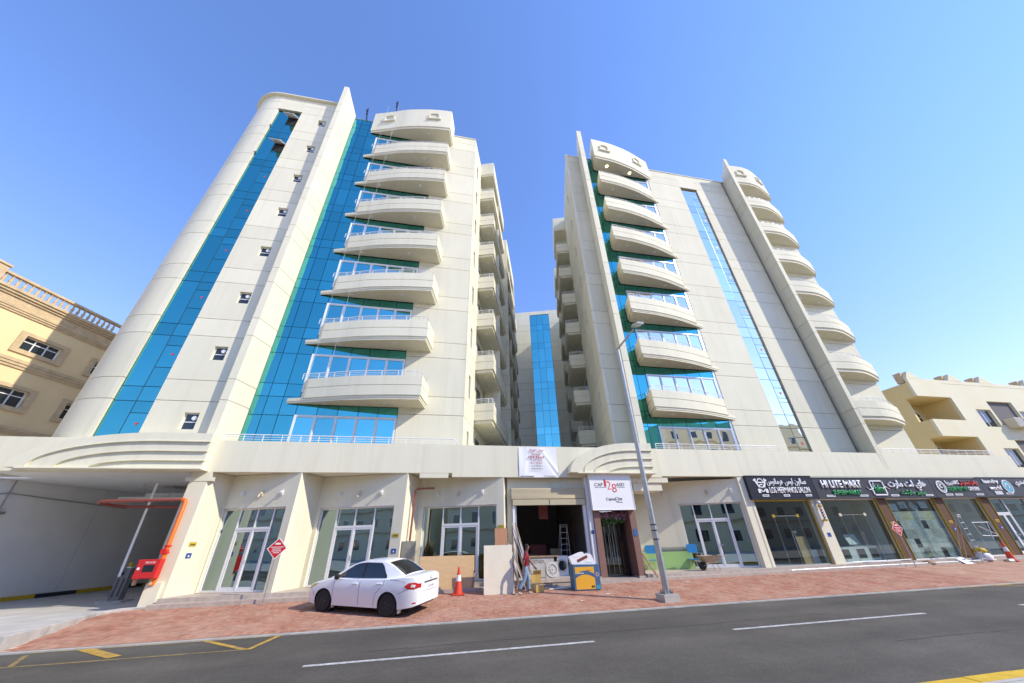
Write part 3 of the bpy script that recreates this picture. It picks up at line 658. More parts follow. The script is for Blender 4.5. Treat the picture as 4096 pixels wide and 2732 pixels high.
def wing_stack(F, t0, t1, n1, nk=7, k0=0, **kw):
    o = wing_balcony(F, t0, t1, n1, **kw); o.location.z = ZS+PITCH*k0
    for k in range(k0+1, nk): copy_tree(o, AB, PITCH*(k-k0))
    b = MB(F); b.box(t0, t1, -.1, n1, 0, .2); b.box(t0-.05, t1+.05, -.02, n1+.05, .21, 2.0); b.build('roof_slab', 'plaster', AB).location.z = ZS+PITCH*7
    # recessed wall and dark openings behind
    MB(F).box(t0, t1, -.18, -.12, 5.1, 34).build('recess_wall', 'plaster', AB)
    for k in range(8):
        z = 5.45+PITCH*k
        for (a, b_) in ((t0+.8, t0+2.2), (t1-2.4, t1-.9)):
            d = MB(F).box(a, b_, -.13, -.08, z, z+2.3).build('balcony_door', 'alu', AB); MB(F).box(a+.06, b_-.06, -.079, -.07, z+.06, z+2.24).build('pane', 'dark_glass', d)
wing_stack(FL, 2.78, 10.2, 1.25, tm=6.55)
wing_stack(FR, 8.15, 13.1, 1.3, split=False)
def pilaster(F, t0, t1, n0, n1):
    for i in range(len(bands)-1): MB(F).box(t0, t1, n0, n1, bands[i]+G, bands[i+1]-G).build('pilaster', 'plaster', AB)
wing_panels(FL, 10.3, 13.0); pilaster(FL, 13.05, 13.4, .0, 1.27); pilaster(FL, 21.2, 21.6, 0, 1.27)
wing_stack(FL, 13.45, 21.15, 1.2, split=True, nlights=0)
wing_panels(FL, 21.6, 31)
wing_panels(FR, 13.2, 17.0); wing_stack(FR, 17.1, 21.6, 1.25, split=False, nlights=0); wing_panels(FR, 21.7, 31)
for F in (FL, FR):          # small deep balconies with air-conditioners near the back of the court
    b = MB(F); b.box(24.6,27.4,.0,.95,0,.22); b.box(24.6,27.4,.85,.97,.22,1.3); b.box(24.55,24.7,0,.96,.22,1.3); b.box(27.3,27.45,0,.96,.22,1.3)
    o = b.build('court_balcony', 'plaster', AB); o.location.z = ZS
    MB(F).box(25.0,25.9,.3,.75,1.0,1.75).build('condenser', 'alu', o)
    for k in range(1, 7): copy_tree(o, AB, PITCH*k)
# back wall of the court with its glazed stair
FBk = Matrix(((Nn.x, D.x, 0, 15.25), (Nn.y, D.y, 0, 30.9), (0,0,1,0), (0,0,0,1)))
for i in range(len(bands)-1):
    z0, z1 = bands[i]+G, bands[i+1]-G
    if i == len(bands)-2: z1 = 37.3
    MB(FBk).box(-6.0, -1.70, 0, .2, z0, z1).build('wall_panel', 'plaster', AB); MB(FBk).box(1.70, 6.5, 0, .2, z0, z1).build('wall_panel', 'plaster', AB)
MB(FBk).box(-1.70, 1.70, 0, .2, 36.6, 37.3).build('wall_panel', 'plaster', AB); MB(FBk).box(-6, 6.5, .22, .5, 5, 37.2).build('tower_core', 'groove', AB)
rowsB = [5.1]+sorted(q for k in range(-1, 9) for q in (8.1+PITCH*k, 9.2+PITCH*k) if 5.3 < q < 36.3)+[36.55]
grid_glass('glass_strip', [-1.68, -.5, .5, 1.68], rowsB, .1, 'glass_window', mull='dark', F=FBk)
# ------------------------------------------------------------------ podium and ground floor (parts of the same building)
ZB1, ZB2, ZB3, ZP = 4.78, 4.60, 4.68, 6.15
for (a, b, z) in ((-18.9, .6, ZB1), (.6, 12, ZB2), (12, 39.7, ZB3)):
    MB().box(a, b, 0, .30, z, ZP).build('podium_band', 'plaster_band', AB)
MB().box(39.45, 39.7, .3, 20, 0, ZP-.01).build('podium_side', 'plaster_band', AB)
MB().box(-18.9, 39.4, .3, 1.25, 5.05, 5.15).build('terrace_slab', 'plaster_band', AB)
MB().box(-10.5, 39.4, .302, 6.5, 4.80, 5.04).build('ground_floor_ceiling', 'soffit', AB)
MB().prism([(-18.9,.302),(-10.52,.302),(-10.52,20),(-30,20),(-30,3.2),(-18.9,3.2)], 4.96, 5.03).build('garage_ceiling', 'garage_wall', AB)  # unseen front-left corner left open, band ended too, so daylight brightens the garage
MB().box(-.95, .42, -.002+.01, .28, 4.56, 4.777).build('beam', 'plaster', AB); MB().box(9.95, 12.3, .02, .9, 4.35, 4.59).build('beam', 'plaster', AB); MB().box(10.2, 11.9, .1, 1.6, 3.95, 4.345).build('beam', 'plaster', AB)
# terrace rails standing on the parapet
for (a, b, n_) in ((-9.95, .62, 13), (12.1, 20.4, 10), (28.6, 38.4, 12)):
    rl = MB(); y = .12
    rl.tube([(a, y, ZP+.32), (b, y, ZP+.32), (b+.22, y+.12, ZP+.16), (b+.28, y+.15, ZP)], .024, 6)
    for q in (.11, .21): rl.tube([(a, y, ZP+q), (b+.06, y, ZP+q)], .012, 5)
    for i in range(n_+1): rl.tube([(a+(b-a)*i/n_, y, ZP-.01), (a+(b-a)*i/n_, y, ZP+.32)], .017, 5)
    rl.build('terrace_railing', 'white_metal', AB)
# stepped eyebrow canopies: tiers between quarter-ellipse arcs, each outer tier proud of the next
def eyebrow(x_left, xr, zt, z0, tips, tops, depth0, step):
    """tips: x of each arc's foot on the bottom line; tops: z of each arc at the right end"""
    def arc_pts(tip, top, flat):
        out = []
        for i in range(25):
            a = R_(90*i/24); out.append((flat-(flat-tip)*math.cos(a), z0+(top-z0)*math.sin(a)))
        out.append((xr, top)); return out
    n_ = len(tips)
    for k in range(n_):
        o_ = arc_pts(tips[k], tops[k], x_left[k]); dpt = depth0-step*k
        if k+1 < n_: i_ = arc_pts(tips[k+1]-.0, tops[k+1], x_left[k+1]); poly = o_+i_[::-1]
        else: poly = o_+[(xr, z0)]
        poly = [(x-(.012*k if x == xr else 0), z) for x, z in poly]
        MB().plate(poly, -dpt, -.001).build('canopy_tier', 'plaster_band', AB, smooth=25)
        # small drip lip under every tier
        if k+1 < n_:
            lip = [(x, z) for x, z in i_]; lo = [(x, z+.035) for x, z in i_]
            MB().plate(lip+lo[::-1], -dpt-.035, -dpt+.01).build('canopy_lip', 'plaster_band', AB, smooth=25)
    MB().box(tips[0]+.4, xr+.03, -depth0-.03, -.002, z0-.045, z0-.001).build('canopy_lip', 'plaster_band', AB)
eyebrow([-11.6,-11.8,-11.9,-12.0], -10.02, 6.30, 4.83, [-16.8,-16.1,-15.2,-14.1], [6.30,5.92,5.52,5.14], .62, .06)
eyebrow([10.4,10.4,10.4,10.4], 11.38, 6.30, 4.77, [6.55,7.3,7.9,8.75], [6.32,5.90,5.48,5.08], .50, .05)
# sawtooth shop bays: local frame with x along the bay wall (left to right), y into the building
TH = R_(20); U = Vector((math.cos(TH), -math.sin(TH))); Vv = Vector((math.sin(TH), math.cos(TH)))
FLOOR = .28
def bay_frame(xl, xr):
    Lv = (xr-xl)*math.sin(TH); Lu = (xr-xl)*math.cos(TH); q = Vector((xl, 0))+Vv*Lv
    return Matrix(((U.x, Vv.x, 0, q.x), (U.y, Vv.y, 0, q.y), (0,0,1,0), (0,0,0,1))), Lu, Lv
def shopfront(F, s0, s1, z0, z1, divs, door, glass='glass_shop', frame='white_metal', y=.12):
    """aluminium shopfront; divs: x joints; door=(sa,sb,ztop) double doors"""
    f = MB(F); y0, y1 = y, y+.10
    f.box(s0, s1, y0, y1, z1-.06, z1); f.box(s0, s1, y0, y1, z0, z0+.06)
    xs = [s0]+divs+[s1]
    for x in xs:
        hw = .03; xx = min(max(x, s0+hw), s1-hw); f.box(xx-hw, xx+hw, y0-.004, y1+.004, z0+.06, z1-.06)
    da, db, dt = door; f.box(da+.03, db-.03, y0-.002, y1+.002, dt, dt+.09)
    sf = f.build('shopfront', frame, AB)
    def pane(a, b, c, d, par=sf, yy=y0+.05, m=glass): 
        if b-a > .05: MB(F).quad((a,yy,c),(b,yy,c),(b,yy,d),(a,yy,d)).build('glass_pane', m, par, fix=False)
    for a, b in zip(xs, xs[1:]):
        if b <= da+.01 or a >= db-.01: pane(a+.03, b-.03, z0+.06, z1-.06)
        else: pane(a+.03, b-.03, dt+.09, z1-.06)
    mid = (da+db)/2
    for (a, b, hx) in ((da+.035, mid-.006, mid-.10), (mid+.006, db-.035, mid+.10)):
        g = MB(F); g.box(a, a+.08, y0+.01, y1-.01, z0+.02, dt-.005); g.box(b-.08, b, y0+.01, y1-.01, z0+.02, dt-.005); g.box(a+.08, b-.08, y0+.012, y1-.012, z0+.02, z0+.16); g.box(a+.08, b-.08, y0+.012, y1-.012, dt-.085, dt-.005)
        lf = g.build('door_leaf', frame, sf)
        MB(F).quad((a+.08,y0+.045,z0+.16),(b-.08,y0+.045,z0+.16),(b-.08,y0+.045,dt-.085),(a+.08,y0+.045,dt-.085)).build('door_glass', glass, lf, fix=False)
        if hx > mid: MB(F).tube([(mid+.05,y0-.05,1.32),(mid+.05,y0+.01,1.32)], .012, 6).tube([(mid+.05,y0-.05,1.32),(mid+.2,y0-.05,1.325)], .011, 6).box(mid+.03,mid+.07,y0-.0,y0+.012,1.22,1.42).build('door_handle', 'steel', lf)
    return sf
def bay(xl, xr, s0, s1, ztop, divs, door, zc):
    F, Lu, Lv = bay_frame(xl, xr)
    MB(F).box(-.02, s0, 0, .3, .0, zc).build('bay_wall', 'plaster', AB); MB(F).box(s1, Lu, 0, .3, .0, zc).build('bay_wall', 'plaster', AB)
    MB(F).box(s0, s1, 0, .3, ztop, zc).build('bay_wall', 'plaster', AB); MB(F).box(s0, s1, .0, .3, .0, FLOOR+.02).build('bay_sill', 'granite', AB)
    MB(F).box(s0-.05, s1+.03, -.012, .03, ztop, ztop+.035).build('window_head', 'plaster_grey', AB)
    # flank of the left pier
    MB(F).box(-.26, -.0, -Lv+.30 if xl > -9 else -Lv, .3, 0.0, zc).build('pier_flank', 'plaster', AB)
    shopfront(F, s0, s1, FLOOR+.02, ztop, divs, door)
    MB(F).box(s0-.1, Lu, .302, 2.6, .1, .27).build('shop_floor', 'granite', AB); 
    return F, Lu, Lv
FA, LA, LVA = bay(-9.9, -6.2, .06, 3.13, 3.37, [.86, 1.72, 2.52], (.86, 2.52, 2.52), ZB1)
FB, LBu, LVB = bay(-6.2, -1.5, .20, 3.92, 3.37, [1.05, 2.0, 2.95], (1.05, 2.95, 2.52), ZB1)
FC, LC, LVC = bay(-1.5, 3.16, .30, 4.02, 3.37, [1.30, 2.2, 3.1], (1.30, 3.1, 2.52), ZB1-.02)
FRb, LR, LVR = bay(9.9, 17.16, 2.93, 6.27, 3.37, [3.68, 4.56, 5.42], (3.68, 5.42, 2.52), ZB2-.02)
MB().box(-10.56, -9.93, 0, 1.6, -.1, ZB1-.003).build('garage_pier', 'plaster', AB)
MB().prism([(-10.75,-.02),(-9.65,-.02),(-9.75,.3),(-10.75,.3)], 4.40, 4.55).prism([(-10.35,-.015),(-9.8,-.015),(-9.85,.25),(-10.35,.25)], 4.55, ZB1-.004).build('pier_capital', 'plaster', AB)
MB().box(-10.52, -10.02, -.16, -.001, -.05, .78).build('pier_plinth', 'plaster', AB)
# flank of pier 3, wall over the roller-shutter shop
F3, _, _ = bay_frame(3.16, 9.9)
MB(F3).box(-.26, 0, -2.305+.30, -1.2, 0, ZB2-.003).build('pier_flank', 'plaster', AB)
MB().box(3.40, 7.64, .36, .56, 3.58, ZB2-.004).build('bay_wall', 'plaster', AB); MB().box(3.40, 3.62, .36, .56, 0, 3.58).build('bay_wall', 'plaster', AB); MB().box(7.44, 7.66, -.02, .56, 0, ZB2-.005).build('bay_wall', 'white_metal', AB)
sh = MB()
for i in range(9): sh.lathe([(.035, 0), (.035, 3.86)], (3.56, .12+.0, 3.62+.055*i), 8, 'x')
sh.box(3.58, 7.40, .13, .34, 3.60, 4.10)
sh = sh.build('roller_shutter', 'shutter', AB, smooth=40)
MB().box(3.62, 7.40, .08, .20, 3.31, 3.57).build('shutter_lintel', 'shutter', sh); MB().box(5.47, 5.50, .074, .082, 3.32, 3.56).build('lintel_joint', 'dark', sh)
MB().tube([(3.42,.15,3.82),(3.56,.15,3.82)], .03, 8).tube([(7.42,.15,3.86),(7.56,.15,3.86)], .03, 8).build('shutter_axle', 'steel', sh)
MB().box(3.63, 3.73, .18, .32, .28, 3.31).build('shutter_guide', 'white_metal', sh); MB().box(7.27, 7.40, .16, .32, .28, 3.31).build('shutter_guide', 'white_metal', sh); MB().box(3.76, 3.84, .33, .42, .28, 3.3).build('shutter_guide', 'alu', sh)
# the room behind the open shutter
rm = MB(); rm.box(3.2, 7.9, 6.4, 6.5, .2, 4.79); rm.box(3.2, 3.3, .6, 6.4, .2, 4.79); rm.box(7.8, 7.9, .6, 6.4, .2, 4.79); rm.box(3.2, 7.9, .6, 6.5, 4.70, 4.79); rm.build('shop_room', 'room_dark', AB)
MB().box(3.2, 7.9, .57, 6.4, .1, .285).build('shop_floor', 'granite', AB)
# entrance portal
po = MB(); po.box(7.67, 7.99, -.12, .55, .12, 3.02); po.box(9.58, 9.90, -.12, .55, .12, 3.02); po.box(7.67, 9.90, -.10, .55, 3.02, 4.55)
po = po.build('entrance_portal', 'portal_brown', AB)
MB().box(7.62, 8.03, -.17, .3, .10, .22).build('portal_foot', 'granite', po); MB().box(9.54, 9.95, -.17, .3, .10, .22).build('portal_foot', 'granite', po)
rm = MB(); rm.box(7.7, 9.9, 3.4, 3.5, .1, 3.1); rm.box(7.9, 7.98, .56, 3.4, .1, 3.1); rm.box(9.6, 9.68, .56, 3.4, .1, 3.1); rm.build('lobby_wall', 'brown_clad', AB)
MB().box(7.7, 9.9, -.05, 3.4, .02, .16).build('lobby_floor', 'granite', AB)
dr = MB(); dr.box(7.99, 8.05, .70, .78, .16, 2.98); dr.box(9.5, 9.58, .70, .78, .16, 2.98); dr.box(8.05, 9.5, .7, .78, 2.9, 2.98); dr = dr.build('entrance_door', 'black', AB)
MB().quad((8.05,.74,.16),(9.5,.74,.16),(9.5,.74,2.9),(8.05,.74,2.9)).build('door_glass', 'glass_clear', dr, fix=False)
for i in range(5): MB().box(8.20+.27*i, 8.212+.27*i, .705, .72, .3, 2.7).build('door_bar', 'chrome', dr)
for x in (8.62, 8.84): MB().tube([(x,.62,.9),(x,.62,2.0)], .014, 6).build('door_pull', 'steel', dr)
# steps
for (a, b) in ((-9.95, 7.6), (7.6, 39.6)):
    z = .14 if a < 0 else .15
    s1 = MB(); n_ = int((b-a)/1.2)
    for i in range(n_): s1.box(a+(b-a)*i/n_+.003, a+(b-a)*(i+1)/n_-.003, -.66, -.2, -.12, z)
    s1.build('lower_step', 'granite', AB)
for (a, b) in ((-9.9, 3.1), (3.3, 7.62), (9.95, 39.6)):
    s2 = MB(); n_ = int((b-a)/1.2)
    for i in range(n_): s2.box(a+(b-a)*i/n_+.003, a+(b-a)*(i+1)/n_-.003, -.26, 2.0, -.1, FLOOR)
    s2.build('upper_step', 'granite', AB)
# right-hand shops: columns, clear fronts and rooms
for (a, b, m_) in ((16.72, 17.33, 'plaster'), (21.08, 21.78, 'plaster')): MB().box(a, b, .0 if a > 17 else .03, .5, .0, ZB3-.004).build('column', m_, AB)
for (a, b) in ((25.93, 26.62), (30.40, 31.12), (34.25, 34.98)):
    c = MB().box(a, b, .08, .5, .0, 3.46).build('column', 'brown_clad', AB)
    for i in range(9): MB().box(a+.05+i*.066, a+.05+i*.066+.045, .045, .079, .3, 3.45).build('slat', 'slat_wood', c)
    MB().box(a-.03, a-.002, .03, .3, .28, 3.45).build('edge_trim', 'gold', c); MB().box(b+.002, b+.03, .03, .3, .28, 3.45).build('edge_trim', 'gold', c)
MB().box(38.3, 39.5, .05, .5, 0, ZB3-.005).build('column', 'plaster', AB)
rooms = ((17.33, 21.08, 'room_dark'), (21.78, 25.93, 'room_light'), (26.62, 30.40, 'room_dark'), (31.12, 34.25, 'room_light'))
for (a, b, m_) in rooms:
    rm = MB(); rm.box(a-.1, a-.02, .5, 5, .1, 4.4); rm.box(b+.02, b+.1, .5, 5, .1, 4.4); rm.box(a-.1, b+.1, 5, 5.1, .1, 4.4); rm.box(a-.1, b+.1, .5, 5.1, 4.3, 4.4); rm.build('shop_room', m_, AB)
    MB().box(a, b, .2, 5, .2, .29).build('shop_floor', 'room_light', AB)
    f = MB(); f.box(a, b, .16, .22, FLOOR, FLOOR+.05); f.box(a, b, .16, .22, 3.40, 3.46); f.box(a, a+.04, .16, .22, FLOOR+.05, 3.40); f.box(b-.04, b, .16, .22, FLOOR+.05, 3.40)
    sf = f.build('shopfront', 'steel' if a < 21 else 'white_metal', AB)
    w = (b-a-.08)/3; xs = [a+.04, a+.04+w*.85, a+.04+w*1.5, a+.04+w*2.15, b-.04] if a < 26 else [a+.04, (a+b)/2, b-.04]
    for i, (p, q) in enumerate(zip(xs, xs[1:])):
        MB().quad((p+.004,.19,FLOOR+.05),(q-.004,.19,FLOOR+.05),(q-.004,.19,3.40),(p+.004,.19,3.40)).build('glass_pane', 'glass_clear', sf, fix=False)
    for x in xs[1:-1]: MB().box(x-.008, x+.008, .176, .188, FLOOR+.05, 2.62 if a < 26 else 3.4).build('pane_edge', 'chrome', sf)
    if a < 26:
        MB().box(xs[1], xs[3], .172, .188, 2.60, 2.64).build('door_rail', 'chrome', sf)
        for x in (xs[1], xs[3]): MB().box(x-.09, x+.09, .165, .20, 2.55, 2.70).build('patch_fitting', 'ac_cream' if a > 21 else 'gold', sf)
        for s_ in (-.07, .07): MB().tube([(xs[2]+s_,.11,1.0),(xs[2]+s_,.11,1.75)], .016, 6).build('door_pull', 'steel', sf)
MB().box(17.33, 21.08, .12, .17, 3.36, 3.44).build('gold_trim', 'gold', AB); MB().box(20.99, 21.07, .12, .165, .28, 3.36).build('gold_trim', 'gold', AB)
Fid = Matrix.Translation((0, 0, 0))
shopfront(Fid, 35.0, 38.3, FLOOR+.02, 3.42, [36.3], (35.06, 36.3, 2.5))
# soffit wall behind fascia signs
MB().box(17.2, 39.4, .02, .3, 3.46, ZB3-.006).build('fascia_wall', 'plaster', AB)
# garage walls
GB = (-21.2, .3)
Fg = Matrix(((D.x, Nn.x, 0, GB[0]), (D.y, Nn.y, 0, GB[1]), (0,0,1,0), (0,0,0,1)))
gw = MB(Fg); gw.box(-2, 7.6, -.3, 0, -.1, 4.955); gw.box(7.62, 22, -.3, 0, -.1, 4.955); gw.build('garage_wall', 'garage_wall', AB)
MB().box(-30, -9.5, 19.5, 19.8, -.1, 4.95).build('garage_wall', 'garage_wall', AB); MB().box(-10.55, -10.4, 1.6, 19.5, -.1, 4.95).build('garage_wall', 'garage_wall', AB)
gk = MB(Fg).box(-2, 22, .002, .22, -.1, .12).build('garage_kerb', 'concrete', AB)
for i in range(12): MB(Fg).box(-1.8+i*1.7, -.12+i*1.7, -.0+.001, .24, -.1, .14).build('kerb_block', 'yellow_paint' if i % 2 == 0 else 'black_paint', gk)
cd_ = MB(Fg)
for t, z0, z1 in ((2.9, .2, 4.9), (3.7, .5, 4.95)): cd_.tube([(t,.04,z0),(t,.04,z1)], .022, 6)
cd_.tube([(2.9,.04,4.2),(3.7,.04,4.4),(5.2,.04,4.3),(9,.04,4.1)], .02, 6); cd_.tube([(2.9,.04,1.9),(2.95,.25,1.7),(3.3,.3,1.85),(3.3,.06,2.1)], .03, 6)
for t, z in ((3.0,1.95),(3.75,2.05),(3.05,3.4),(3.8,3.5)): cd_.box(t-.12,t+.12,.03,.16,z,z+.1)
cd_.box(3.0,3.2,.02,.1,1.1,1.32); cd_.build('wall_conduit', 'galv', AB)
dt = MB(); dt.box(-15.5, -11.2, 5.4, 6.6, 4.2, 4.55); dt.tube([(-15.8,4.2,4.2),(-11,4.2,4.2)], .05, 6); dt.tube([(-16.5,7.5,4.05),(-11,7.5,4.05)], .06, 6); dt.build('ceiling_duct', 'silver_fab', AB)
for x in (-15.2,-13.9,-12.6,-11.6): MB().tube([(x,4.6,4.1),(x,4.6,5.0)], .012, 5).build('duct_hanger', 'galv', AB)
fp = MB(); fp.tube([(-10.30,-.14,.7),(-10.32,-.14,3.55),(-10.36,-.13,3.62),(-10.5,-.1,3.66)], .075, 12)
fpo = fp.build('fire_pipe', 'orange', AB, smooth=50)
MB().tube([(-10.40,-.12,3.655),(-13.45,.05,3.62),(-13.70,.35,3.60),(-13.75,1.2,3.58),(-13.5,1.7,3.57),(-10.7,1.9,3.52)], .062, 12).build('pipe_run', 'pipe_red', fpo, smooth=50)
MB().lathe([(.11,0),(.11,.06)], (-10.305,-.14,1.95), 14).lathe([(.12,0),(.12,.05)], (-10.305,-.14,1.72), 14).lathe([(.10,0),(.10,.2)], (-10.32,-.30,1.80), 12, 'y').build('pipe_valve', 'red', fpo, smooth=40)
# brown downpipe by the third bay
MB().tube([(-1.15,.55,.28),(-1.10,.50,4.05),(-1.0,.5,4.12),(-.2,.5,4.15)], .045, 8).build('downpipe', 'brown_pipe', AB, smooth=50)
# wall lamps over the bays, number plates
def bay_bits(F, Lu, sl, zc=3.95):
    for i, s_ in enumerate(sl):
        b = MB(F); b.box(s_-.06, s_+.06, -.05, -.001, zc-.1, zc+.12)
        if i == 1: b.box(s_-.05, s_+.05, -.16, -.051, zc-.02, zc+.06); b.tube([(s_,-.13,zc-.02),(s_,-.2,zc-.16)], .035, 8)
        else: b.lathe([(.05,-.16),(.05,-.05)], (s_,0,zc+.02), 10, 'y')
        b.build('wall_lamp', 'lens' if i != 1 else 'ac_cream', AB)
bay_bits(FA, LA, (.8, 1.75, 2.75)); bay_bits(FB, LBu, (1.1, 2.1, 3.2)); bay_bits(FC, LC, (1.0, 2.1, 3.3)); bay_bits(FRb, LR, (2.2, 4.6, 5.9))
def plates(F, s_, z=2.02, y=-.012, z2=1.62):
    MB(F).box(s_-.15, s_+.15, y, -.0005, z-.075, z+.075).build('number_plate', 'plate_yellow', AB); MB(F).box(s_-.11, s_+.11, y-.001, -.0005, z2-.09, z2+.09).build('number_plate', 'plate_blue', AB)
    MB(F).box(s_-.11, s_+.11, y-.003, y-.0005, z-.03, z+.0).build('plate_text', 'black', AB); MB(F).box(s_-.03, s_+.03, y-.004, y-.0015, z2-.05, z2+.02).build('plate_text', 'white', AB)
plates(Matrix(((Vv.x,-U.x,0,-9.9),(Vv.y,-U.y,0,0),(0,0,1,0),(0,0,0,1))), .55) if False else None
Fp0 = Matrix(((Vv.x, -U.x, 0, -9.9), (Vv.y, -U.y, 0, 0), (0,0,1,0), (0,0,0,1)))
plates(Fp0, .42); plates(FB, 4.16, 2.15, z2=1.55); plates(FC, 4.22, 2.45, z2=9) if False else None
MB(FC).box(4.08, 4.36, -.012, -.0005, 2.33, 2.47).build('number_plate', 'plate_yellow', AB)
plates(FRb, 6.52, 2.1, z2=1.6)
for x, mm in ((21.42, 1), (26.28, 0), (30.78, 0), (34.62, 0)):
    F_ = Matrix.Translation((0, .0 if mm else .045, 0)); plates(F_, x, 2.12 if not mm else 9.3, z2=1.75 if not mm else 1.7) if not mm else MB().box(x-.11,x+.11,-.012,-.0005,1.55,1.75).build('number_plate', 'plate_blue', AB)
MB().box(9.66, 9.84, -.135, -.121, 1.85, 2.15).build('number_plate', 'plate_teal', AB); MB().box(7.47, 7.62, -.034, -.021, 2.0, 2.15).build('number_plate', 'plate_blue', AB)
# ------------------------------------------------------------------ neighbouring buildings
# yellow villa on the left, its long side along the drive
K = 1.0488
def kz(z): return 1.8+(z-1.8)*K
NBx = (-26.5, 0.)
Fn = Matrix(((D.x, Nn.x, 0, NBx[0]), (D.y, Nn.y, 0, NBx[1]), (0,0,1,0), (0,0,0,1)))
def tpos(x, y):   # point measured on the x0=-25 plane, scaled about the camera
    p = Vector((x*K, -18.3+(y+18.3)*K)); return (p-Vector(NBx)).dot(D)
NB = thing('yellow_villa', 'yellow rendered villa with stone cornice and balustrade left of the drive', 'building', (0,0,0))
zc0, zc1 = kz(13.80), kz(14.85)
wy0, wy1 = tpos(-23.83, 3.72), tpos(-23.33, 5.32); zz = [(kz(11.92), kz(12.72)), (kz(8.92), kz(9.85)), (kz(5.9), kz(6.8))]
cuts = []
for i, (a, b) in enumerate(zz):
    off = -.12 if i else 0
    for j in range(-2, 2): cuts.append((wy0+off+j*3.6-.0, wy1+off+j*3.6, a, b))
# wall in rows so every window sits in a real opening
wl_ = MB(Fn); edges = [-.3]+[q for (a, b) in zz[::-1] for q in (a, b)]+[zc0+.1]
t_lo, t_hi = -9.5, 22
for i in range(len(edges)-1):
    z0, z1 = edges[i], edges[i+1]; cs = sorted([c for c in cuts if abs(c[2]-z0) < 1e-6])
    if not cs: wl_.box(t_lo, t_hi, -.3, 0, z0, z1); continue
    p = t_lo
    for c in cs: wl_.box(p, c[0], -.3, 0, z0, z1); p = c[1]
    wl_.box(p, t_hi, -.3, 0, z0, z1)
wl_.build('wall', 'yellow_plaster', NB)
MB(Fn).box(t_lo, t_hi, -9, -.31, -.3, zc1-.3).build('villa_core', 'yellow_plaster', NB)
for (a, b, z0, z1) in cuts:
    fr = MB(Fn); o = .30
    for q in ((a-o,b+o,z1,z1+.2),(a-o,b+o,z0-.24,z0),(a-o,a,z0,z1),(b,b+o,z0,z1)): fr.box(q[0],q[1],-.02,.09,q[2],q[3])
    w = MB(Fn); w.box(a,b,-.2,-.14,z1-.05,z1); w.box(a,b,-.2,-.14,z0,z0+.05); w.box(a,b,-.2,-.135,z0+.62*(z1-z0),z0+.62*(z1-z0)+.05)
    for k in range(4): 
        x = a+(b-a)*k/3; x = min(max(x, a+.03), b-.03); w.box(x-.03,x+.03,-.2,-.138,z0+.05,z1-.05)
    w = w.build('window', 'white_metal', NB); fr.build('stone_surround', 'tan_stone', w); MB(Fn).box(a,b,-.19,-.17,z0,z1).build('pane', 'dark_glass', w)
def moulding(z0, z1, d_, name='stone_band'):
    n_ = 8
    for i in range(n_): pass
    b = MB(Fn); h = z1-z0
    b.box(t_lo-.1, t_hi, -.02, d_*.45, z0, z0+h*.30); b.box(t_lo-.1, t_hi, -.02, d_*.75, z0+h*.30, z0+h*.62); b.box(t_lo-.1, t_hi, -.02, d_, z0+h*.62, z1)
    b.build(name, 'tan_stone', NB)
moulding(kz(11.0)-.12, kz(11.35), .16); moulding(kz(7.55), kz(7.9), .16); moulding(zc0-.15, zc0+.22, .16, 'cornice'); moulding(zc1-.42, zc1, .32, 'cornice')
MB(Fn).box(t_lo, t_hi, -.02, .06, zc0+.22, zc1-.42).build('frieze', 'tan_stone', NB)
for k in range(11):
    t = t_lo+.8+k*1.15
    for s_ in (-1, 1): MB(Fn @ Matrix.Translation((t, .065, (zc0+zc1)/2-.1)) @ Matrix.Rotation(R_(45*s_), 4, 'Y')).box(-.16,.16,-.01,.02,-.03,.03).build('frieze_ornament', 'tan_stone', NB)
rail_z = kz(15.5)
MB(Fn).box(t_lo, t_hi, -.12, .16, rail_z-.02, rail_z+.12).build('balustrade_rail', 'tan_stone', NB)
bal = MB().lathe([(.05,0),(.085,.04),(.05,.10),(.075,.25),(.085,.32),(.05,.46),(.05,.56),(.085,.62),(.085,.66)], n=10).mesh('baluster'); bal.materials.append(MT['tan_stone']); bal.shade_smooth()
hB = rail_z-.02-zc1
for k in range(60):
    t = t_lo+.2+k*.30
    if 2 < (k % 17) or True:
        o = link('baluster', bal, NB); p = Fn @ Vector((t, .02, zc1)); o.location = p; o.scale = (1, 1, hB/.66)
tp = tpos(-24.5, 1.45); pp = MB(Fn); pp.box(tp-.85, tp, -.35, .20, zc1, rail_z+.30); pp.box(tp-.92, tp+.07, -.4, .27, rail_z+.30, rail_z+.42); pp.build('roof_pier', 'tan_stone', NB)

# cream house on the right
RB = thing('cream_house', 'cream flat-roofed house with corner loggias and yellow side, right of the shops', 'building')
X0, Y0 = 44.0, 5.0
def bx(name, mt, *a): return MB().box(*a).build(name, mt, RB)
# main volume built round two corner loggias
L0, L1, LX, LY = (7.0, 8.95), (10.55, 12.75), 48.2, 7.6
wall = MB(); wall.box(X0, 76, LY, 24, -.3, 14.2); wall.box(LX, 76, Y0+.25, LY-.002, -.3, 14.2)
wall.box(X0, LX-.002, Y0, LY-.004, -.3, 6.2); wall.box(X0, LX-.002, Y0, LY-.004, 8.95, 9.75); wall.box(X0, LX-.002, Y0, LY-.004, 12.75, 14.2)
wall.box(X0, X0+.25, 6.0, LY-.006, 6.2, 8.95); wall.box(X0, X0+.25, 6.0, LY-.006, 9.75, 12.75); wall.build('wall', 'cream_side', RB)
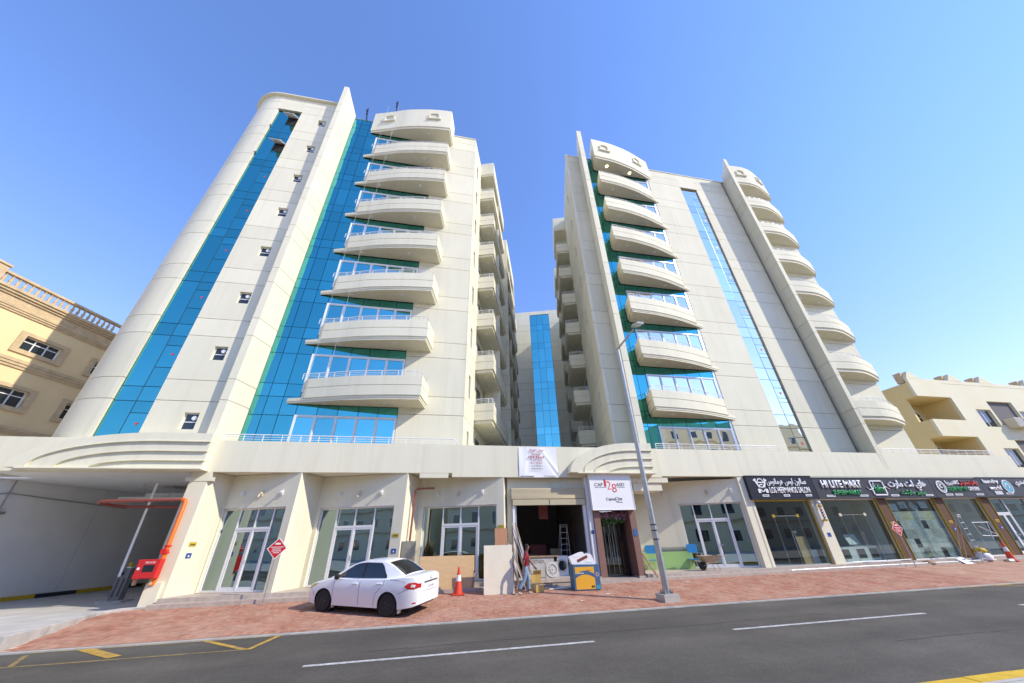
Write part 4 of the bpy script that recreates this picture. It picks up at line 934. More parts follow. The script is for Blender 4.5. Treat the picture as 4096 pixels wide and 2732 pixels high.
# front skin with openings
fs = [(50.4, 52.3, 10.0, 11.7), (56.2, 58.0, 10.0, 11.7), (52.6, 56.0, 10.2, 12.6), (58.4, 62.0, 10.2, 12.6), (50.4, 52.3, 6.3, 8.0), (52.6, 56.0, 6.2, 8.8), (58.4, 62, 6.2, 8.8), (64, 66, 10, 11.7), (64, 66, 6.3, 8)]
xs = sorted(set([LX, 76]+[f[0] for f in fs]+[f[1] for f in fs]))
sk = MB()
for a, b in zip(xs, xs[1:]):
    hs = sorted((f[2], f[3]) for f in fs if f[0] <= a+1e-6 and f[1] >= b-1e-6); z = -.3
    for h in hs: sk.box(a, b, Y0, Y0+.248, z, h[0]); z = h[1]
    sk.box(a, b, Y0, Y0+.248, z, 14.25)
sk.build('front_wall', 'cream_plaster', RB)
bx('loggia_front', 'cream_plaster', X0-.03, LX, Y0-.02, Y0+.2, 8.97, 10.52); bx('loggia_front', 'cream_plaster', X0-.03, LX, Y0-.02, Y0+.2, 12.77, 14.6); bx('loggia_front', 'cream_plaster', X0-.03, LX, Y0-.02, Y0+.2, 5.5, 7.0)
bx('loggia_side', 'cream_side', X0-.02, X0+.2, Y0+.2, 6.0, 9.0, 10.5); bx('loggia_side', 'cream_side', X0-.02, X0+.2, Y0+.2, 6.0, 5.5, 7.0)
bx('parapet', 'cream_plaster', LX, 76, Y0-.02, Y0+.25, 14.25, 14.6)
for x in (44.0, 49.4, 53.6, 60.0, 66.0):
    MB().plate([(x,14.6),(x+.55,14.6+.75),(x+.75,14.6+.70),(x+1.9,14.6)], Y0-.03, Y0+.3).build('roof_horn', 'cream_plaster', RB)
    bx('roof_post', 'tan_stone', x+.05, x+.6, Y0+.3, Y0+.9, 14.3, 15.3)
for z0 in (6.9, 10.4):          # arched loggia windows
    pts = lambda w, h: [(-w,0),(w,0),(w,h)]+[(w*math.cos(R_(a)), h+w*math.sin(R_(a))) for a in range(20, 180, 20)]+[(-w,h)]
    m_ = Matrix.Translation((47.0-.3, LY-.01, z0+.1)); w = MB(m_).plate(pts(.75, 1.15), -.12, .0).build('arched_window', 'cream_plaster', RB); MB(m_).plate(pts(.55, 1.05), -.14, -.121).build('pane', 'dark_glass', w)
    MB(m_).box(-.55,.55,-.155,-.141,.95,1.03).box(-.02,.02,-.156,-.1405,.02,.95).build('glazing_bar', 'white_metal', w)
for (a, b, z0, z1) in fs:
    w = MB(); w.box(a,b,Y0+.252-.02,Y0+.30-.03,z0,z1); 
    if b-a < 2.5:
        w = w.build('window', 'white_metal', RB)
        for k in range(2): MB().box(a+.08+k*(b-a)/2, a-.06+(k+1)*(b-a)/2, Y0+.215, Y0+.231, z0+.08, z1-.08).build('pane', 'dark_glass', w)
    else: w.build('recess', 'room_dark', RB)
for i, (x, z) in enumerate(((53.0, 9.9), (54.2, 9.9), (58.8, 9.9), (53.2, 5.9))):
    a = tag(MB().box(x, x+1.0, Y0-.75, Y0-.05, z, z+.85).build('ac_condenser', 'ac_cream'), ['cream air-conditioner box on the cream house, below its upper recess', 'cream air-conditioner box beside another under the upper recess of the cream house', 'cream air-conditioner box farthest right on the cream house', 'lowest cream air-conditioner box on the cream house'][i], 'air conditioner', 'air conditioners on the cream house')
    for k in range(6): MB().box(x+.06, x+.94, Y0-.765, Y0-.751, z+.1+k*.12, z+.16+k*.12).build('louvre', 'tin', a)
# buildings across the street, behind the viewer: seen only as reflections in the glass
for (nm, lab, a, b, y0, h, roof) in (('cream_villa', 'cream villa across the street mirrored in the middle shop windows', -30, 21, -37, 11.6, 1), ('cream_villa', 'cream villa across the street mirrored in the left shop windows', -82, -33, -36, 13.0, 1), ('cream_villa', 'cream villa mirrored at the far left of the shop windows', -140, -85, -38, 12.0, 1), ('tall_block', 'taller pale block across the street mirrored in the right tower glass', 42, 76, -40, 22, 0), ('cream_villa', 'low cream villa across the street mirrored in the salon window', 23, 40, -35, 9.5, 1), ('cream_villa', 'cream villa across the street at the far right end', 79, 150, -38, 12.5, 1)):
    v = thing(nm, lab, 'building')
    MB().box(a, b, y0-12, y0, -.3, h).build('wall', 'cream_plaster', v)
    for k in range(1, int(h/3.4)): MB().box(a-.1, b+.1, y0, y0+.18, k*3.4, k*3.4+.25).build('string_course', 'tan_stone', v)
    for k in range(int(h/3.4)):
        for i in range(int((b-a)/4)):
            x = a+1.4+i*4; w = MB().box(x, x+1.6, y0+.01, y0+.08, .9+k*3.4, 2.5+k*3.4).build('window', 'white_metal', v); MB().box(x+.08, x+1.52, y0+.081, y0+.09, .98+k*3.4, 2.42+k*3.4).build('pane', 'dark_glass', w)
    if roof:
        for i in range(int((b-a)/9)): x = a+i*9+1; MB().plate([(x,h),(x+7,h),(x+5,h+1.4),(x+2,h+1.4)], y0-6, y0-.2).build('roof_gable', 'roof_tile', v)

# ------------------------------------------------------------------ shop signs
def ring(b, cx, cz, r0, r1, y0, y1, n=28, a0=0, a1=360, sx=1.):
    pts = [(cx+sx*r1*math.cos(R_(a0+(a1-a0)*i/n)), cz+r1*math.sin(R_(a0+(a1-a0)*i/n))) for i in range(n+1)]
    pin = [(cx+sx*r0*math.cos(R_(a0+(a1-a0)*i/n)), cz+r0*math.sin(R_(a0+(a1-a0)*i/n))) for i in range(n+1)]
    for i in range(n): b.plate([pts[i], pts[i+1], pin[i+1], pin[i]], y0, y1)
    return b
def sign_box(name, label, x0, x1, z0, z1, mt, y=-.16, lip=False):
    s = thing(name, label, 'sign', ((x0+x1)/2, y, z0)); s.location = (0,0,0)
    MB().box(x0+.004, x1-.004, y, .018, z0, z1).build('sign_panel', mt, s)
    b = MB(); e = .03
    for q in ((x0+.004,x1-.004,z0-.03,z0-.001),(x0+.004,x1-.004,z1+.001,z1+.04)): b.box(q[0],q[1],y-.03,.016,q[2],q[3])
    b.build('sign_trim', 'black' if not lip else 'charcoal', s)
    return s
y_ = -.163
S1 = sign_box('shop_sign', 'black salon sign with white lettering and bearded barber emblem', 17.1, 21.6, 3.48, 4.66, 'navy_black')
text('lettering', 'LOS HERMANOS SALON', 'white', 19.78, 3.92, 2.72, .33, y_, S1, .04, .012)
text('arabic_lettering', arabic('صالون لوس هرمانوس'), 'white', 19.72, 4.34, 2.70, .42, y_, S1, .04, .012)
em = MB(); ring(em, 17.98, 4.33, .17, .22, y_-.03, y_, a0=10, a1=170); em.plate([(17.74,4.36),(18.22,4.36),(18.20,4.30),(17.76,4.30)], y_-.03, y_); ring(em, 17.98, 4.20, .11, .16, y_-.03, y_, a0=180, a1=360)
em.plate([(17.86,4.22),(17.98,4.26),(18.10,4.22),(17.98,4.18)], y_-.03, y_); ring(em, 17.98, 3.98, .10, .15, y_-.03, y_, a0=180, a1=360)
for s_ in (-1, 1):
    em.plate([(17.98+s_*.30,4.50),(17.98+s_*.40,4.46),(17.98+s_*.20,4.05),(17.98+s_*.13,4.09)], y_-.025, y_); em.plate([(17.98+s_*.25,4.48),(17.98+s_*.43,4.40),(17.98+s_*.45,4.46),(17.98+s_*.28,4.55)], y_-.028, y_-.001)
    em.plate([(17.98+s_*.17,3.78),(17.98+s_*.33,3.78),(17.98+s_*.33,3.98),(17.98+s_*.17,4.0)], y_-.03, y_)
em.build('emblem', 'white', S1)
def strip_tags(S, spots, z, w=.42, h=.11):
    for x in spots:
        t = MB().box(x-w/2, x+w/2, y_-.014, y_+.002, z-h/2, z+h/2).build('phone_strip', 'white', S); MB().box(x-w*.38, x+w*.38, y_-.018, y_-.0145, z-h*.15, z+h*.15).build('strip_text', 'charcoal', t)
strip_tags(S1, (18.05, 19.45, 20.95), 3.64)
S2 = sign_box('shop_sign', 'long dark grey supermarket sign with white and green lettering', 21.62, 30.53, 3.49, 4.56, 'charcoal', lip=True)
text('lettering', 'HI LITE MART', 'white', 23.55, 4.24, 2.9, .42, y_, S2, .07, .028)
text('lettering', 'SUPERMARKET', 'green', 23.75, 3.78, 2.05, .25, y_, S2, .06, .02)
text('arabic_lettering', arabic('هاي لت مارت'), 'white', 28.55, 4.16, 3.0, .62, y_, S2, .07, .02)
text('arabic_lettering', arabic('سوبر ماركت'), 'green', 28.75, 3.74, 2.0, .32, y_, S2, .06, .02)
em = MB()
for q in ((25.75,26.65,4.38,4.45),(25.75,26.65,3.60,3.67),(25.68,25.75,3.67,4.38),(26.65,26.72,3.67,4.38)): em.box(q[0],q[1],y_-.05,y_,q[2],q[3])
em.build('emblem_frame', 'white', S2)
text('emblem_letters', 'hlm', 'green', 26.2, 3.98, .7, .42, y_, S2, .05, .02, .3)
MB().tube([(25.35,y_-.03,4.08),(25.5,y_-.03,3.92),(25.8,y_-.03,3.98),(26.0,y_-.03,4.35)], .022, 6).tube([(26.5,y_-.03,3.98),(26.8,y_-.03,4.08),(27.05,y_-.03,3.95)], .022, 6).build('emblem_swash', 'white', S2)
strip_tags(S2, (22.5, 24.9, 27.25, 29.95), 3.60, .6, .10)
S3 = sign_box('shop_sign', 'dark grey cafeteria sign with red, green and white lettering and round emblem', 30.55, 34.78, 3.49, 4.56, 'charcoal', lip=True)
text('lettering', 'GOLDEN TASTY TEA', 'green', 32.52, 3.95, 1.65, .24, y_, S3, .05, .015); text('lettering', 'CAFETERIA', 'white', 33.92, 3.95, .95, .22, y_, S3, .05, .012)
text('arabic_lettering', arabic('كافتيريا'), 'white', 32.35, 4.30, 1.15, .32, y_, S3, .05, .012); text('arabic_lettering', arabic('جولدن تيستي تي'), 'sign_red', 33.72, 4.28, 1.6, .34, y_, S3, .06, .025)
em = MB(); ring(em, 31.28, 4.08, .30, .36, y_-.04, y_); ring(em, 31.28, 4.08, .22, .25, y_-.03, y_); ring(em, 31.28, 4.12, .06, .12, y_-.03, y_, a0=40, a1=320); em.build('emblem', 'white', S3)
strip_tags(S3, (31.6, 32.4, 34.2), 3.62, .6, .10)
S4 = sign_box('shop_sign', 'grey laundry sign with round blue-green emblem at the far right end', 34.80, 39.5, 3.49, 4.62, 'charcoal')
text('lettering', 'laundry', 'white', 35.75, 4.36, 1.35, .32, y_, S4, .05, .02); text('lettering', 'world', 'white', 35.85, 4.0, 1.05, .26, y_, S4, .05, .02); text('arabic_lettering', arabic('لاوندري'), 'white', 38.45, 4.28, 1.1, .42, y_, S4, .05, .02)
em = MB(); ring(em, 37.05, 4.08, .36, .41, y_-.04, y_); em.build('emblem_ring', 'white', S4); em = MB(); ring(em, 37.05, 4.08, .0, .35, y_-.03, y_-.001); em.build('emblem', 'teal', S4); em = MB(); ring(em, 37.0, 4.1, .12, .18, y_-.045, y_-.031, a0=-60, a1=200); em.build('emblem_swirl', 'white', S4)
b = MB()
for i in range(4): b.box(35.6+i*.17, 35.71+i*.17, y_-.03, y_, 3.60, 3.82)
b.build('small_marks', 'white', S4); strip_tags(S4, (36.85, 38.6), 3.66, .6, .10)
# entrance sign
SE = thing('entrance_sign', 'square white sign with red 128 over the brown entrance', 'sign')
MB().box(7.60, 9.86, -.32, -.125, 3.04, 4.70).build('sign_panel', 'white', SE); yy = -.323
b = MB(); e = .03
for q in ((7.58,9.88,3.01,3.04),(7.58,9.88,4.70,4.73),(7.57,7.60,3.04,4.70),(9.86,9.89,3.04,4.70)): b.box(q[0],q[1],-.34,-.12,q[2],q[3])
b.build('sign_frame', 'white_metal', SE)
text('lettering', 'CAP', 'text_dark', 8.06, 4.20, .46, .16, yy, SE, .008, -.004); text('lettering', 'ASD', 'text_dark', 9.26, 4.20, .46, .16, yy, SE, .008, -.004)
text('numeral', '1', 'sign_red', 8.42, 4.28, .11, .34, yy, SE, .008); text('numeral', '2', 'sign_red', 8.62, 4.17, .22, .40, yy, SE, .008, -.01); text('numeral', '8', 'sign_red', 8.90, 4.04, .25, .42, yy, SE, .008, -.01)
MB().box(7.84, 8.48, yy-.006, yy, 4.06, 4.075).box(9.05, 9.5, yy-.006, yy, 4.06, 4.075).build('rule_line', 'text_dark', SE)
text('lettering', 'Capital', 'black', 8.62, 3.50, .52, .17, yy, SE, .006); text('lettering', 'ne', 'black', 9.14, 3.51, .19, .11, yy, SE, .006)
b = MB(); ring(b, 8.96, 3.50, .085, .105, yy-.006, yy, a0=100, a1=170); ring(b, 8.96, 3.50, .085, .105, yy-.006, yy, a0=190, a1=260); ring(b, 8.96, 3.50, .085, .105, yy-.006, yy, a0=280, a1=350); ring(b, 8.96, 3.50, .085, .105, yy-.006, yy, a0=10, a1=80); b.box(8.94, 8.98, yy-.006, yy, 3.48, 3.52); b.build('emblem', 'black', SE)
text('lettering', 'Real Estate', 'black', 9.08, 3.375, .32, .05, yy, SE, .005)
# banner on the parapet: creased sheet
bn = thing('banner', 'white shop-for-rent banner with red lettering hung on the parapet', 'banner')
b = MB(); nx, nz = 40, 30
def by(u, v):
    d1 = (u-.55)-(1-v)*.52; crease = math.exp(-(d1/.03)**2)*.030*min(1, (1-v)*1.6+.1)-math.exp(-((d1+.07)/.03)**2)*.018*(1-v); c2 = math.exp(-(((u-.12)-(v)*.1)/.03)**2)*.014*v; c3 = math.exp(-(((u-.22)-(1-v)*-.1)/.03)**2)*.008*(1-v)
    return -.03-.010*math.sin(u*9+v*4)-crease-c2-c3
vs = [(3.97+2.07*i/nx, by(i/nx, j/nz), 4.585+1.51*j/nz) for j in range(nz+1) for i in range(nx+1)]
b._add(vs, [(j*(nx+1)+i, j*(nx+1)+i+1, (j+1)*(nx+1)+i+1, (j+1)*(nx+1)+i) for j in range(nz) for i in range(nx)]).build('sheet', 'white', bn, smooth=80, fix=False)
yb_ = -.088
for t_, z, w_, h_, mm, bo in ((arabic('محل للإيجار'), 5.93, .84, .17, 'text_red', .01), ('SHOP', 5.72, .50, .10, 'text_red', .012), ('FOR RENT', 5.57, .90, .11, 'text_red', .012), ('٦٦٢٣ ٨٩٤٦', 5.40, .60, .085, 'text_red', .01), ('٥٠٨٠٣٣٤٢', 5.27, .62, .085, 'text_red', .01), ('6 6 2 3 8 9 4 6', 5.13, .60, .075, 'text_dark', .008), ('5 0 8 0 3 3 4 2', 4.99, .60, .075, 'text_dark', .008)):
    text('lettering', t_, mm, 4.90, z, w_, h_, yb_, bn, .003, bo)
MB().box(4.05, 4.75, -.06, -.045, 4.63, 4.65).build('small_print', 'text_dark', bn); MB().box(5.25, 5.95, -.082, -.07, 4.63, 4.65).build('small_print', 'text_dark', bn)

# ------------------------------------------------------------------ street furniture
lp = thing('street_lamp', 'tall tapered grey steel street lamp on a concrete block at the kerb', 'street lamp', (8.42, -4.12, -.21))
MB().box(-.30, .30, -.30, .30, -.06, .20).build('concrete_base', 'concrete', lp)
b = MB(); n8 = 8
b.lathe([(.125,.20),(.115,2.0),(.072,10.35)], n=8); b.build('pole', 'galv', lp)
MB().tube([(0,0,10.3),(.06,-.12,10.42),(.26,-1.35,10.72)], [.055,.05,.035], 8).build('arm', 'galv', lp, smooth=40)
mh = Matrix.Translation((.30,-1.62,10.80)) @ Matrix.Rotation(R_(14), 4, 'X')
h = MB(mh).prism([(-.16,-.32),(.16,-.32),(.19,.1),(.10,.34),(-.10,.34),(-.19,.1)], -.05, .05).build('lamp_head', 'galv', lp); MB(mh).prism([(-.13,-.27),(.13,-.27),(.15,.06),(-.15,.06)], -.062, -.051).build('lamp_lens', 'lens', h)
MB().box(-.19, .19, -.19, .19, .201, .225).build('base_plate', 'galv', lp)
for sx in (-.15, .15):
    for sy in (-.15, .15): MB().lathe([(.022,.225),(.022,.30)], (sx, sy, 0), 6).build('anchor_bolt', 'rusty_tin', lp)
for a in (0, 90, 180, 270):
    MB(Matrix.Rotation(R_(a+45), 4, 'Z')).plate([(.10,.225),(.20,.225),(.105,.42)], -.008, .008).build('gusset', 'galv', lp)
for z in (1.9, 2.2, 2.4): MB().lathe([(.117,0),(.117,.05)], (0,0,z), 8).build('number_band', 'charcoal', lp)
def diamond(label, x, y, z, bend=0.):
    s = thing('warning_sign', label, 'sign', (x, y, zp(x, y)), 0, 'red diamond signs on poles')
    MB().tube([(0,0,0),(.0,0,1.6)], .022, 8).build('pole', 'galv', s)
    zc = 1.79
    MB().plate([(-.36,zc),(0,zc-.37),(.36,zc),(0,zc+.37)], -.035, -.025).build('sign_back', 'white', s)
    MB().plate([(-.325,zc),(0,zc-.335),(.325,zc),(0,zc+.335)], -.038, -.0352).build('sign_face', 'red_flat', s)
    b = MB(); b.box(-.10,.10,-.042,-.0382,zc+.13,zc+.17); b.box(-.07,.07,-.0425,-.0383,zc+.17,zc+.19); b.build('pictogram', 'white', s)
    for i, (w, zz_) in enumerate(((.23,.045),(.16,-.02),(.17,-.085),(.11,-.145))):
        c = MB(); k = int(w/.03)
        for j in range(2*k): c.box(-w+j*w/k+.002, -w+(j+1)*w/k-.006, -.042, -.0382, zc+zz_-.012-.004*(j % 2), zc+zz_+.012+.004*((j*7) % 3-1))
        c.build('lettering', 'white', s)
diamond('red diamond sign on a slim pole in front of the leftmost shop window', -6.08, -.89, 0)
diamond('red diamond sign on a leaning pole before the newspaper-covered shop window', 25.05, -.88, 0)
def cone(label, x, y, h=.93, rz=0, tilt=0):
    s = thing('traffic_cone', label, 'traffic cone', (x, y, zp(x, y)), rz, 'traffic cones')
    s.rotation_euler = (0, tilt, rz)
    MB().prism([(.24,.24),(-.24,.24),(-.24,-.24),(.24,-.24)], 0, .035).build('base', 'cone_red', s)
    k = h/.93
    MB().lathe([(.17,.035),(.165,.07),(.108,.45*k)], n=18).build('lower_cone', 'cone_red', s, smooth=40); MB().lathe([(.1085,.45*k),(.078,.66*k)], n=18).build('white_sleeve', 'white', s, smooth=40); MB().lathe([(.078,.66*k),(.042,.90*k),(.034,.93*k)], n=18).build('tip', 'cone_red', s, smooth=40)
cone('red and white traffic cone standing beside the parked car and plywood', 1.06, -1.10)
cone('red and white traffic cone at the far right beyond the ladder', 32.25, -.80, .98, .3, .03)
# garage barrier
ba = thing('barrier_gate', 'grey boom barrier with raised white arm in the garage drive', 'barrier', (-13.2, 2.9, -.02))
MB().box(-.45,.45,-.35,.40,-.02,.07).build('island', 'kerb_stone', ba)
MB().box(-.20,.20,-.16,.16,.07,1.22).build('housing', 'barrier_grey', ba); MB().box(-.22,.22,-.18,.18,1.22,1.27).build('cap', 'steel', ba)
MB().box(-.14,-.05,-.168,-.161,.2,.85).box(.05,.14,-.168,-.161,.2,.85).build('vent_slot', 'charcoal', ba); MB().lathe([(.07,-.26),(.07,-.16)], (-.08,0,1.02), 14, 'y').build('arm_hub', 'charcoal', ba)
MB(Matrix.Translation((-.08,-.25,1.02)) @ Matrix.Rotation(R_(-2), 4, 'Y')).box(-.05,.05,-.02,.02,-.1,3.68).build('boom_arm', 'white', ba); MB().box(-.03,.07,-.05,.05,1.27,1.42).build('beacon', 'yellow_paint', ba)
# fire hose cabinet on the garage pier
fc = thing('fire_cabinet', 'red fire hose cabinet on the garage pier below the orange pipe', 'cabinet', (-10.55, -.3, .93))
MB().box(-.34,.36,-.16,.135,0,.62).build('body', 'red', fc); MB().box(-.32,.34,-.178,-.161,.02,.60).build('door', 'red_flat', fc); MB().box(-.10,.26,-.184,-.1785,.22,.44).build('window', 'dark_glass', fc)
text('lettering', 'FIRE HOSE', 'white', .08, .52, .32, .06, -.179, fc, .003); MB().lathe([(.045,-.012),(.045,.0)], (-.24,-.178,.33), 12, 'y').build('lock', 'white', fc)
MB().box(-.34,-.30,-.02,.14,-.2,-.001).build('bracket', 'tan_stone', fc); MB().box(.2,.24,-.02,.14,-.2,-.001).build('bracket', 'tan_stone', fc)
# roof davits
for i, (x, y, z, lab) in enumerate(((-8.95, 1.1, 35.5, 'black window-cleaning davit on the roof edge beside the left fin'), (-6.4, .55, 36.55, 'black window-cleaning davit standing on the crown of the left balconies'))):
    d_ = thing('roof_davit', lab, 'davit', (x, y, z)); d_.scale = (.6, 1, .8); MB().tube([(0,.6,-.3),(0,0,.2),(0,-.25,1.6)], .045, 6).tube([(.12,.6,-.3),(.12,0,.2),(.10,-.25,1.6)], .045, 6).build('mast', 'black', d_)
    MB().lathe([(.13,-.05),(.13,.05)], (-.06,-.2,1.15), 12, 'x').lathe([(.10,-.05),(.10,.05)], (-.06,-.1,.75), 12, 'x').build('pulley', 'black', d_)
for i, (x0, y0, x1) in enumerate(((-6.95, -.02, -6.9), (-6.1, -.12, -6.0))):
    tag(MB().tube([(x0, y0+.1, 36.4), (x1, y0-.35, 20), (x1, y0-.42, 8.3)], .006, 5).build('access_rope', 'plaster_grey'), ['left one of two thin ropes hanging down the left balconies', 'right one of two thin ropes hanging down the left balconies'][i], 'rope', 'ropes down the left tower')

# ------------------------------------------------------------------ things on the pavement and steps
def obj(name, label, cat, mb, mt, group=None, **k): return tag(mb.build(name, mt, **k), label, cat, group)
obj('plasterboard', 'cream board with a torn edge leaning near the roller shutter', 'board', MB(Matrix.Translation((2.66,-1.50,-.03)) @ Matrix.Rotation(R_(-6), 4, 'X')).plate([(-.61,0),(.63,0),(.62,.35),(.59,.45),(.61,.8),(.56,1.15),(.60,1.35),(.59,1.70),(-.61,1.70)], -.012, .012), 'board_cream')
obj('plywood_sheet', 'tan plywood sheet leaning on the third shop window', 'board', MB(Matrix.Translation((.55,-.62,.14)) @ Matrix.Rotation(R_(-10), 4, 'X')).plate([(-1.12,.0),(1.08,.0),(1.14,.55),(1.20,.62),(1.20,1.18),(-1.12,1.20)], -.010, .010), 'plywood')
obj('plywood_offcut', 'small brown plywood offcut behind the traffic cone', 'board', MB(Matrix.Translation((1.48,-.58,.145)) @ Matrix.Rotation(R_(-8), 4, 'X')).plate([(-.25,0),(.25,.0),(.32,.55),(-.05,.48),(-.25,.38)], -.03, -.012), 'plywood_dark')
obj('wood_panel', 'red-brown wood panel standing behind the cream board', 'board', MB(Matrix.Translation((2.98,-.30,.28)) @ Matrix.Rotation(R_(-4), 4, 'X')).box(-.29,.29,-.01,.01,0,2.05), 'red_wood')
obj('metal_panel', 'tall brushed metal panel between the second and third bays', 'panel', MB(Matrix.Translation((-1.13,.22,.28)) @ Matrix.Rotation(R_(8), 4, 'Z')).box(-.30,.30,-.08,.08,0,1.63), 'tin')
rp = random.Random(11)
for i in range(13):
    x0 = 3.22+.075*i*rp.uniform(.7,1.2); h = rp.uniform(1.7, 2.55); m_ = ['timber', 'timber_dark', 'alu', 'timber', 'white_metal'][i % 5]
    obj('leaning_pole', ['rough timber length leaning in the bundle beside the shutter', 'dark timber length leaning in the bundle beside the shutter', 'metal length leaning in the bundle beside the shutter', 'rough timber length leaning in the bundle beside the shutter', 'white metal length leaning in the bundle beside the shutter'][i % 5], 'pole', MB().tube([(x0+.25+rp.uniform(0,.25),-1.05+rp.uniform(-.25,.2),.0), (x0-.1,.05+rp.uniform(-.1,.1),h)], .022, 4), m_, ['timber lengths by the shutter', 'dark timber lengths by the shutter', 'metal lengths by the shutter', 'timber lengths by the shutter', 'white lengths by the shutter'][i % 5])
obj('loose_plank', 'long pole leaning inside the left edge of the shutter opening', 'pole', MB().tube([(4.25,-.6,.2),(3.72,.1,2.55)], .03, 6), 'timber')
for i, (x, y, l_, a, m_) in enumerate(((4.1,-.95,1.9,4,'timber_dark'),(4.4,-.85,2.4,-3,'timber'),(4.2,-1.15,1.5,9,'timber_dark'),(5.1,-1.25,1.9,6,'white_metal'),(5.0,-.98,1.6,-2,'white_metal'))):
    obj('floor_batten', ['dark batten lying at the foot of the leaning timber bundle', 'pale batten lying on the step below the shop', 'short dark batten nearest the walking man', 'white batten lying aslant before the large box', 'short white batten lying on the lower step'][i], 'batten', MB(Matrix.Translation((x, y, zp(x, y)+(.16 if y > -.97 else .02))) @ Matrix.Rotation(R_(a), 4, 'Z')).box(-.3,l_-.3,-.03,.03,0,.035), m_, 'battens on the steps')
# cardboard boxes
def carton(label, x, y, z, w, d, h, rz=0, openf=False):
    o = thing('carton', label, 'box', (x, y, z), rz, 'cardboard cartons')
    MB().box(-w/2,w/2,-d/2,d/2,0,h).build('body', 'cardboard', o); MB().box(-w/2-.001,w/2+.001,-.03,.03,h*.4,h+.002).build('tape', 'paper', o)
    if openf: MB(Matrix.Translation((0,-d/2,h)) @ Matrix.Rotation(R_(-60), 4, 'X')).box(-w/2,w/2,-.16,0,-.004,.0).build('flap', 'cardboard', o)
carton('small cardboard carton on the ground behind the walking man', 4.30, -1.50, zp(4.3,-1.5), .34, .28, .24, .15)
carton('cardboard carton on the lower step left of the others', 4.12, -.72, .15, .34, .3, .34, .1); carton('cardboard carton on the lower step with a raised flap', 4.46, -.60, .15, .34, .3, .38, -.1, True)
bb = thing('appliance_box', 'large orange and blue appliance carton on the pavement', 'box', (6.33, -1.50, zp(6.33,-1.5)), R_(-3))
MB().box(-.56,.56,-.30,.30,0,.87).build('carton_body', 'box_blue', bb); MB().box(-.49,.33,-.306,-.301,.03,.80).build('orange_face', 'box_orange', bb)
def arcband(z0, z1, bow): return [(-.49+.82*i/12, z0+bow*math.sin(math.pi*i/12)) for i in range(13)]+[(.33-.82*i/12, z1+bow*math.sin(math.pi*(12-i)/12)) for i in range(13)]
MB().plate(arcband(.42,.55,.12), -.310, -.3065).build('blue_band', 'box_blue', bb); MB().box(-.42,-.12,-.3125,-.3102,.565,.60).build('box_print', 'ac_cream', bb)
MB().box(.36,.54,-.306,-.301,.02,.16).build('cyan_panel', 'box_cyan', bb); b = MB(); ring(b, .45, .52, .05, .065, -.307, -.3015, 16); b.build('emblem', 'paper', bb); MB().plate([(.41,.50),(.49,.50),(.45,.56)], -.308, -.303).build('emblem_mark', 'sign_red', bb)
MB().box(.16,.21,-.312,-.3065,.08,.15).build('handling_mark', 'black', bb); MB().box(.23,.29,-.312,-.3065,.08,.15).build('handling_mark', 'black', bb); MB().box(-.03,.2,-.3075,-.3062,.66,.68).build('box_print', 'maroon', bb)
fm = thing('foam_packing', 'moulded white foam packing tilted on top of the orange and blue carton', 'packing', (6.30, -1.50, zp(6.3,-1.5)+.872), R_(-3))
MB(Matrix.Rotation(R_(0), 4, 'Y')).plate([(-.62,.28),(-.52,.02),(.44,.0),(.50,.02),(.36,.36),(.20,.42),(.16,.38),(.06,.38),(.0,.46),(-.14,.44)], -.18, .1).build('foam_body', 'foam', fm)
MB(Matrix.Translation((-.05,-.185,.22)) @ Matrix.Rotation(R_(-20), 4, 'Y')).box(-.24,.24,-.008,.004,-.05,.05).build('brown_slot', 'maroon', fm); MB().box(-.45,-.2,-.19,-.181,.30,.33).box(.1,.35,-.19,-.181,.08,.12).build('foam_rib', 'foam', fm)
# inside the open shop
dk = thing('work_table', 'worn plywood bench with stencilled letters inside the open shop', 'table', (5.10, 1.0, .285))
MB().box(-.78,.85,-.25,.35,.80,.85).build('top', 'timber', dk); MB().box(-.60,.62,-.20,-.16,.0,.80).build('front_board', 'concrete', dk); MB().box(-.76,-.70,-.2,.3,0,.8).build('leg', 'alu', dk); MB().box(.74,.80,-.2,.3,0,.8).build('leg', 'timber_dark', dk)
text('lettering', 'OSTAD!', 'timber_dark', -.20, .62, .62, .14, -.203, dk, .003)
fn = thing('floor_fan', 'dusty square box fan under plastic on the shop step', 'fan', (5.42, .25, .285))
MB().box(-.30,.30,-.02,.10,0,.62).build('casing', 'concrete', fn); b = MB(); ring(b, 0, .31, .24, .27, -.05, -.021); ring(b, 0, .31, .05, .08, -.05, -.021, 16)
for a in range(0, 360, 24): b.tube([(.06*math.cos(R_(a)),-.04,.31+.06*math.sin(R_(a))),(.26*math.cos(R_(a+18)),-.04,.31+.26*math.sin(R_(a+18)))], .008, 4)
b.build('grille', 'paper', fn)
wm = thing('washing_machine', 'white front-loading washing machine inside the open shop', 'washing machine', (6.15, 1.15, .285)); MB().box(-.30,.30,-.25,.30,0,.82).build('body', 'white', wm); b = MB(); ring(b, 0, .42, .20, .25, -.28, -.251); b.build('door_ring', 'alu', wm); MB().lathe([(.20,-.27),(.20,-.252)], (0,0,.42), 20, 'y').build('door_glass', 'dark_glass', wm)
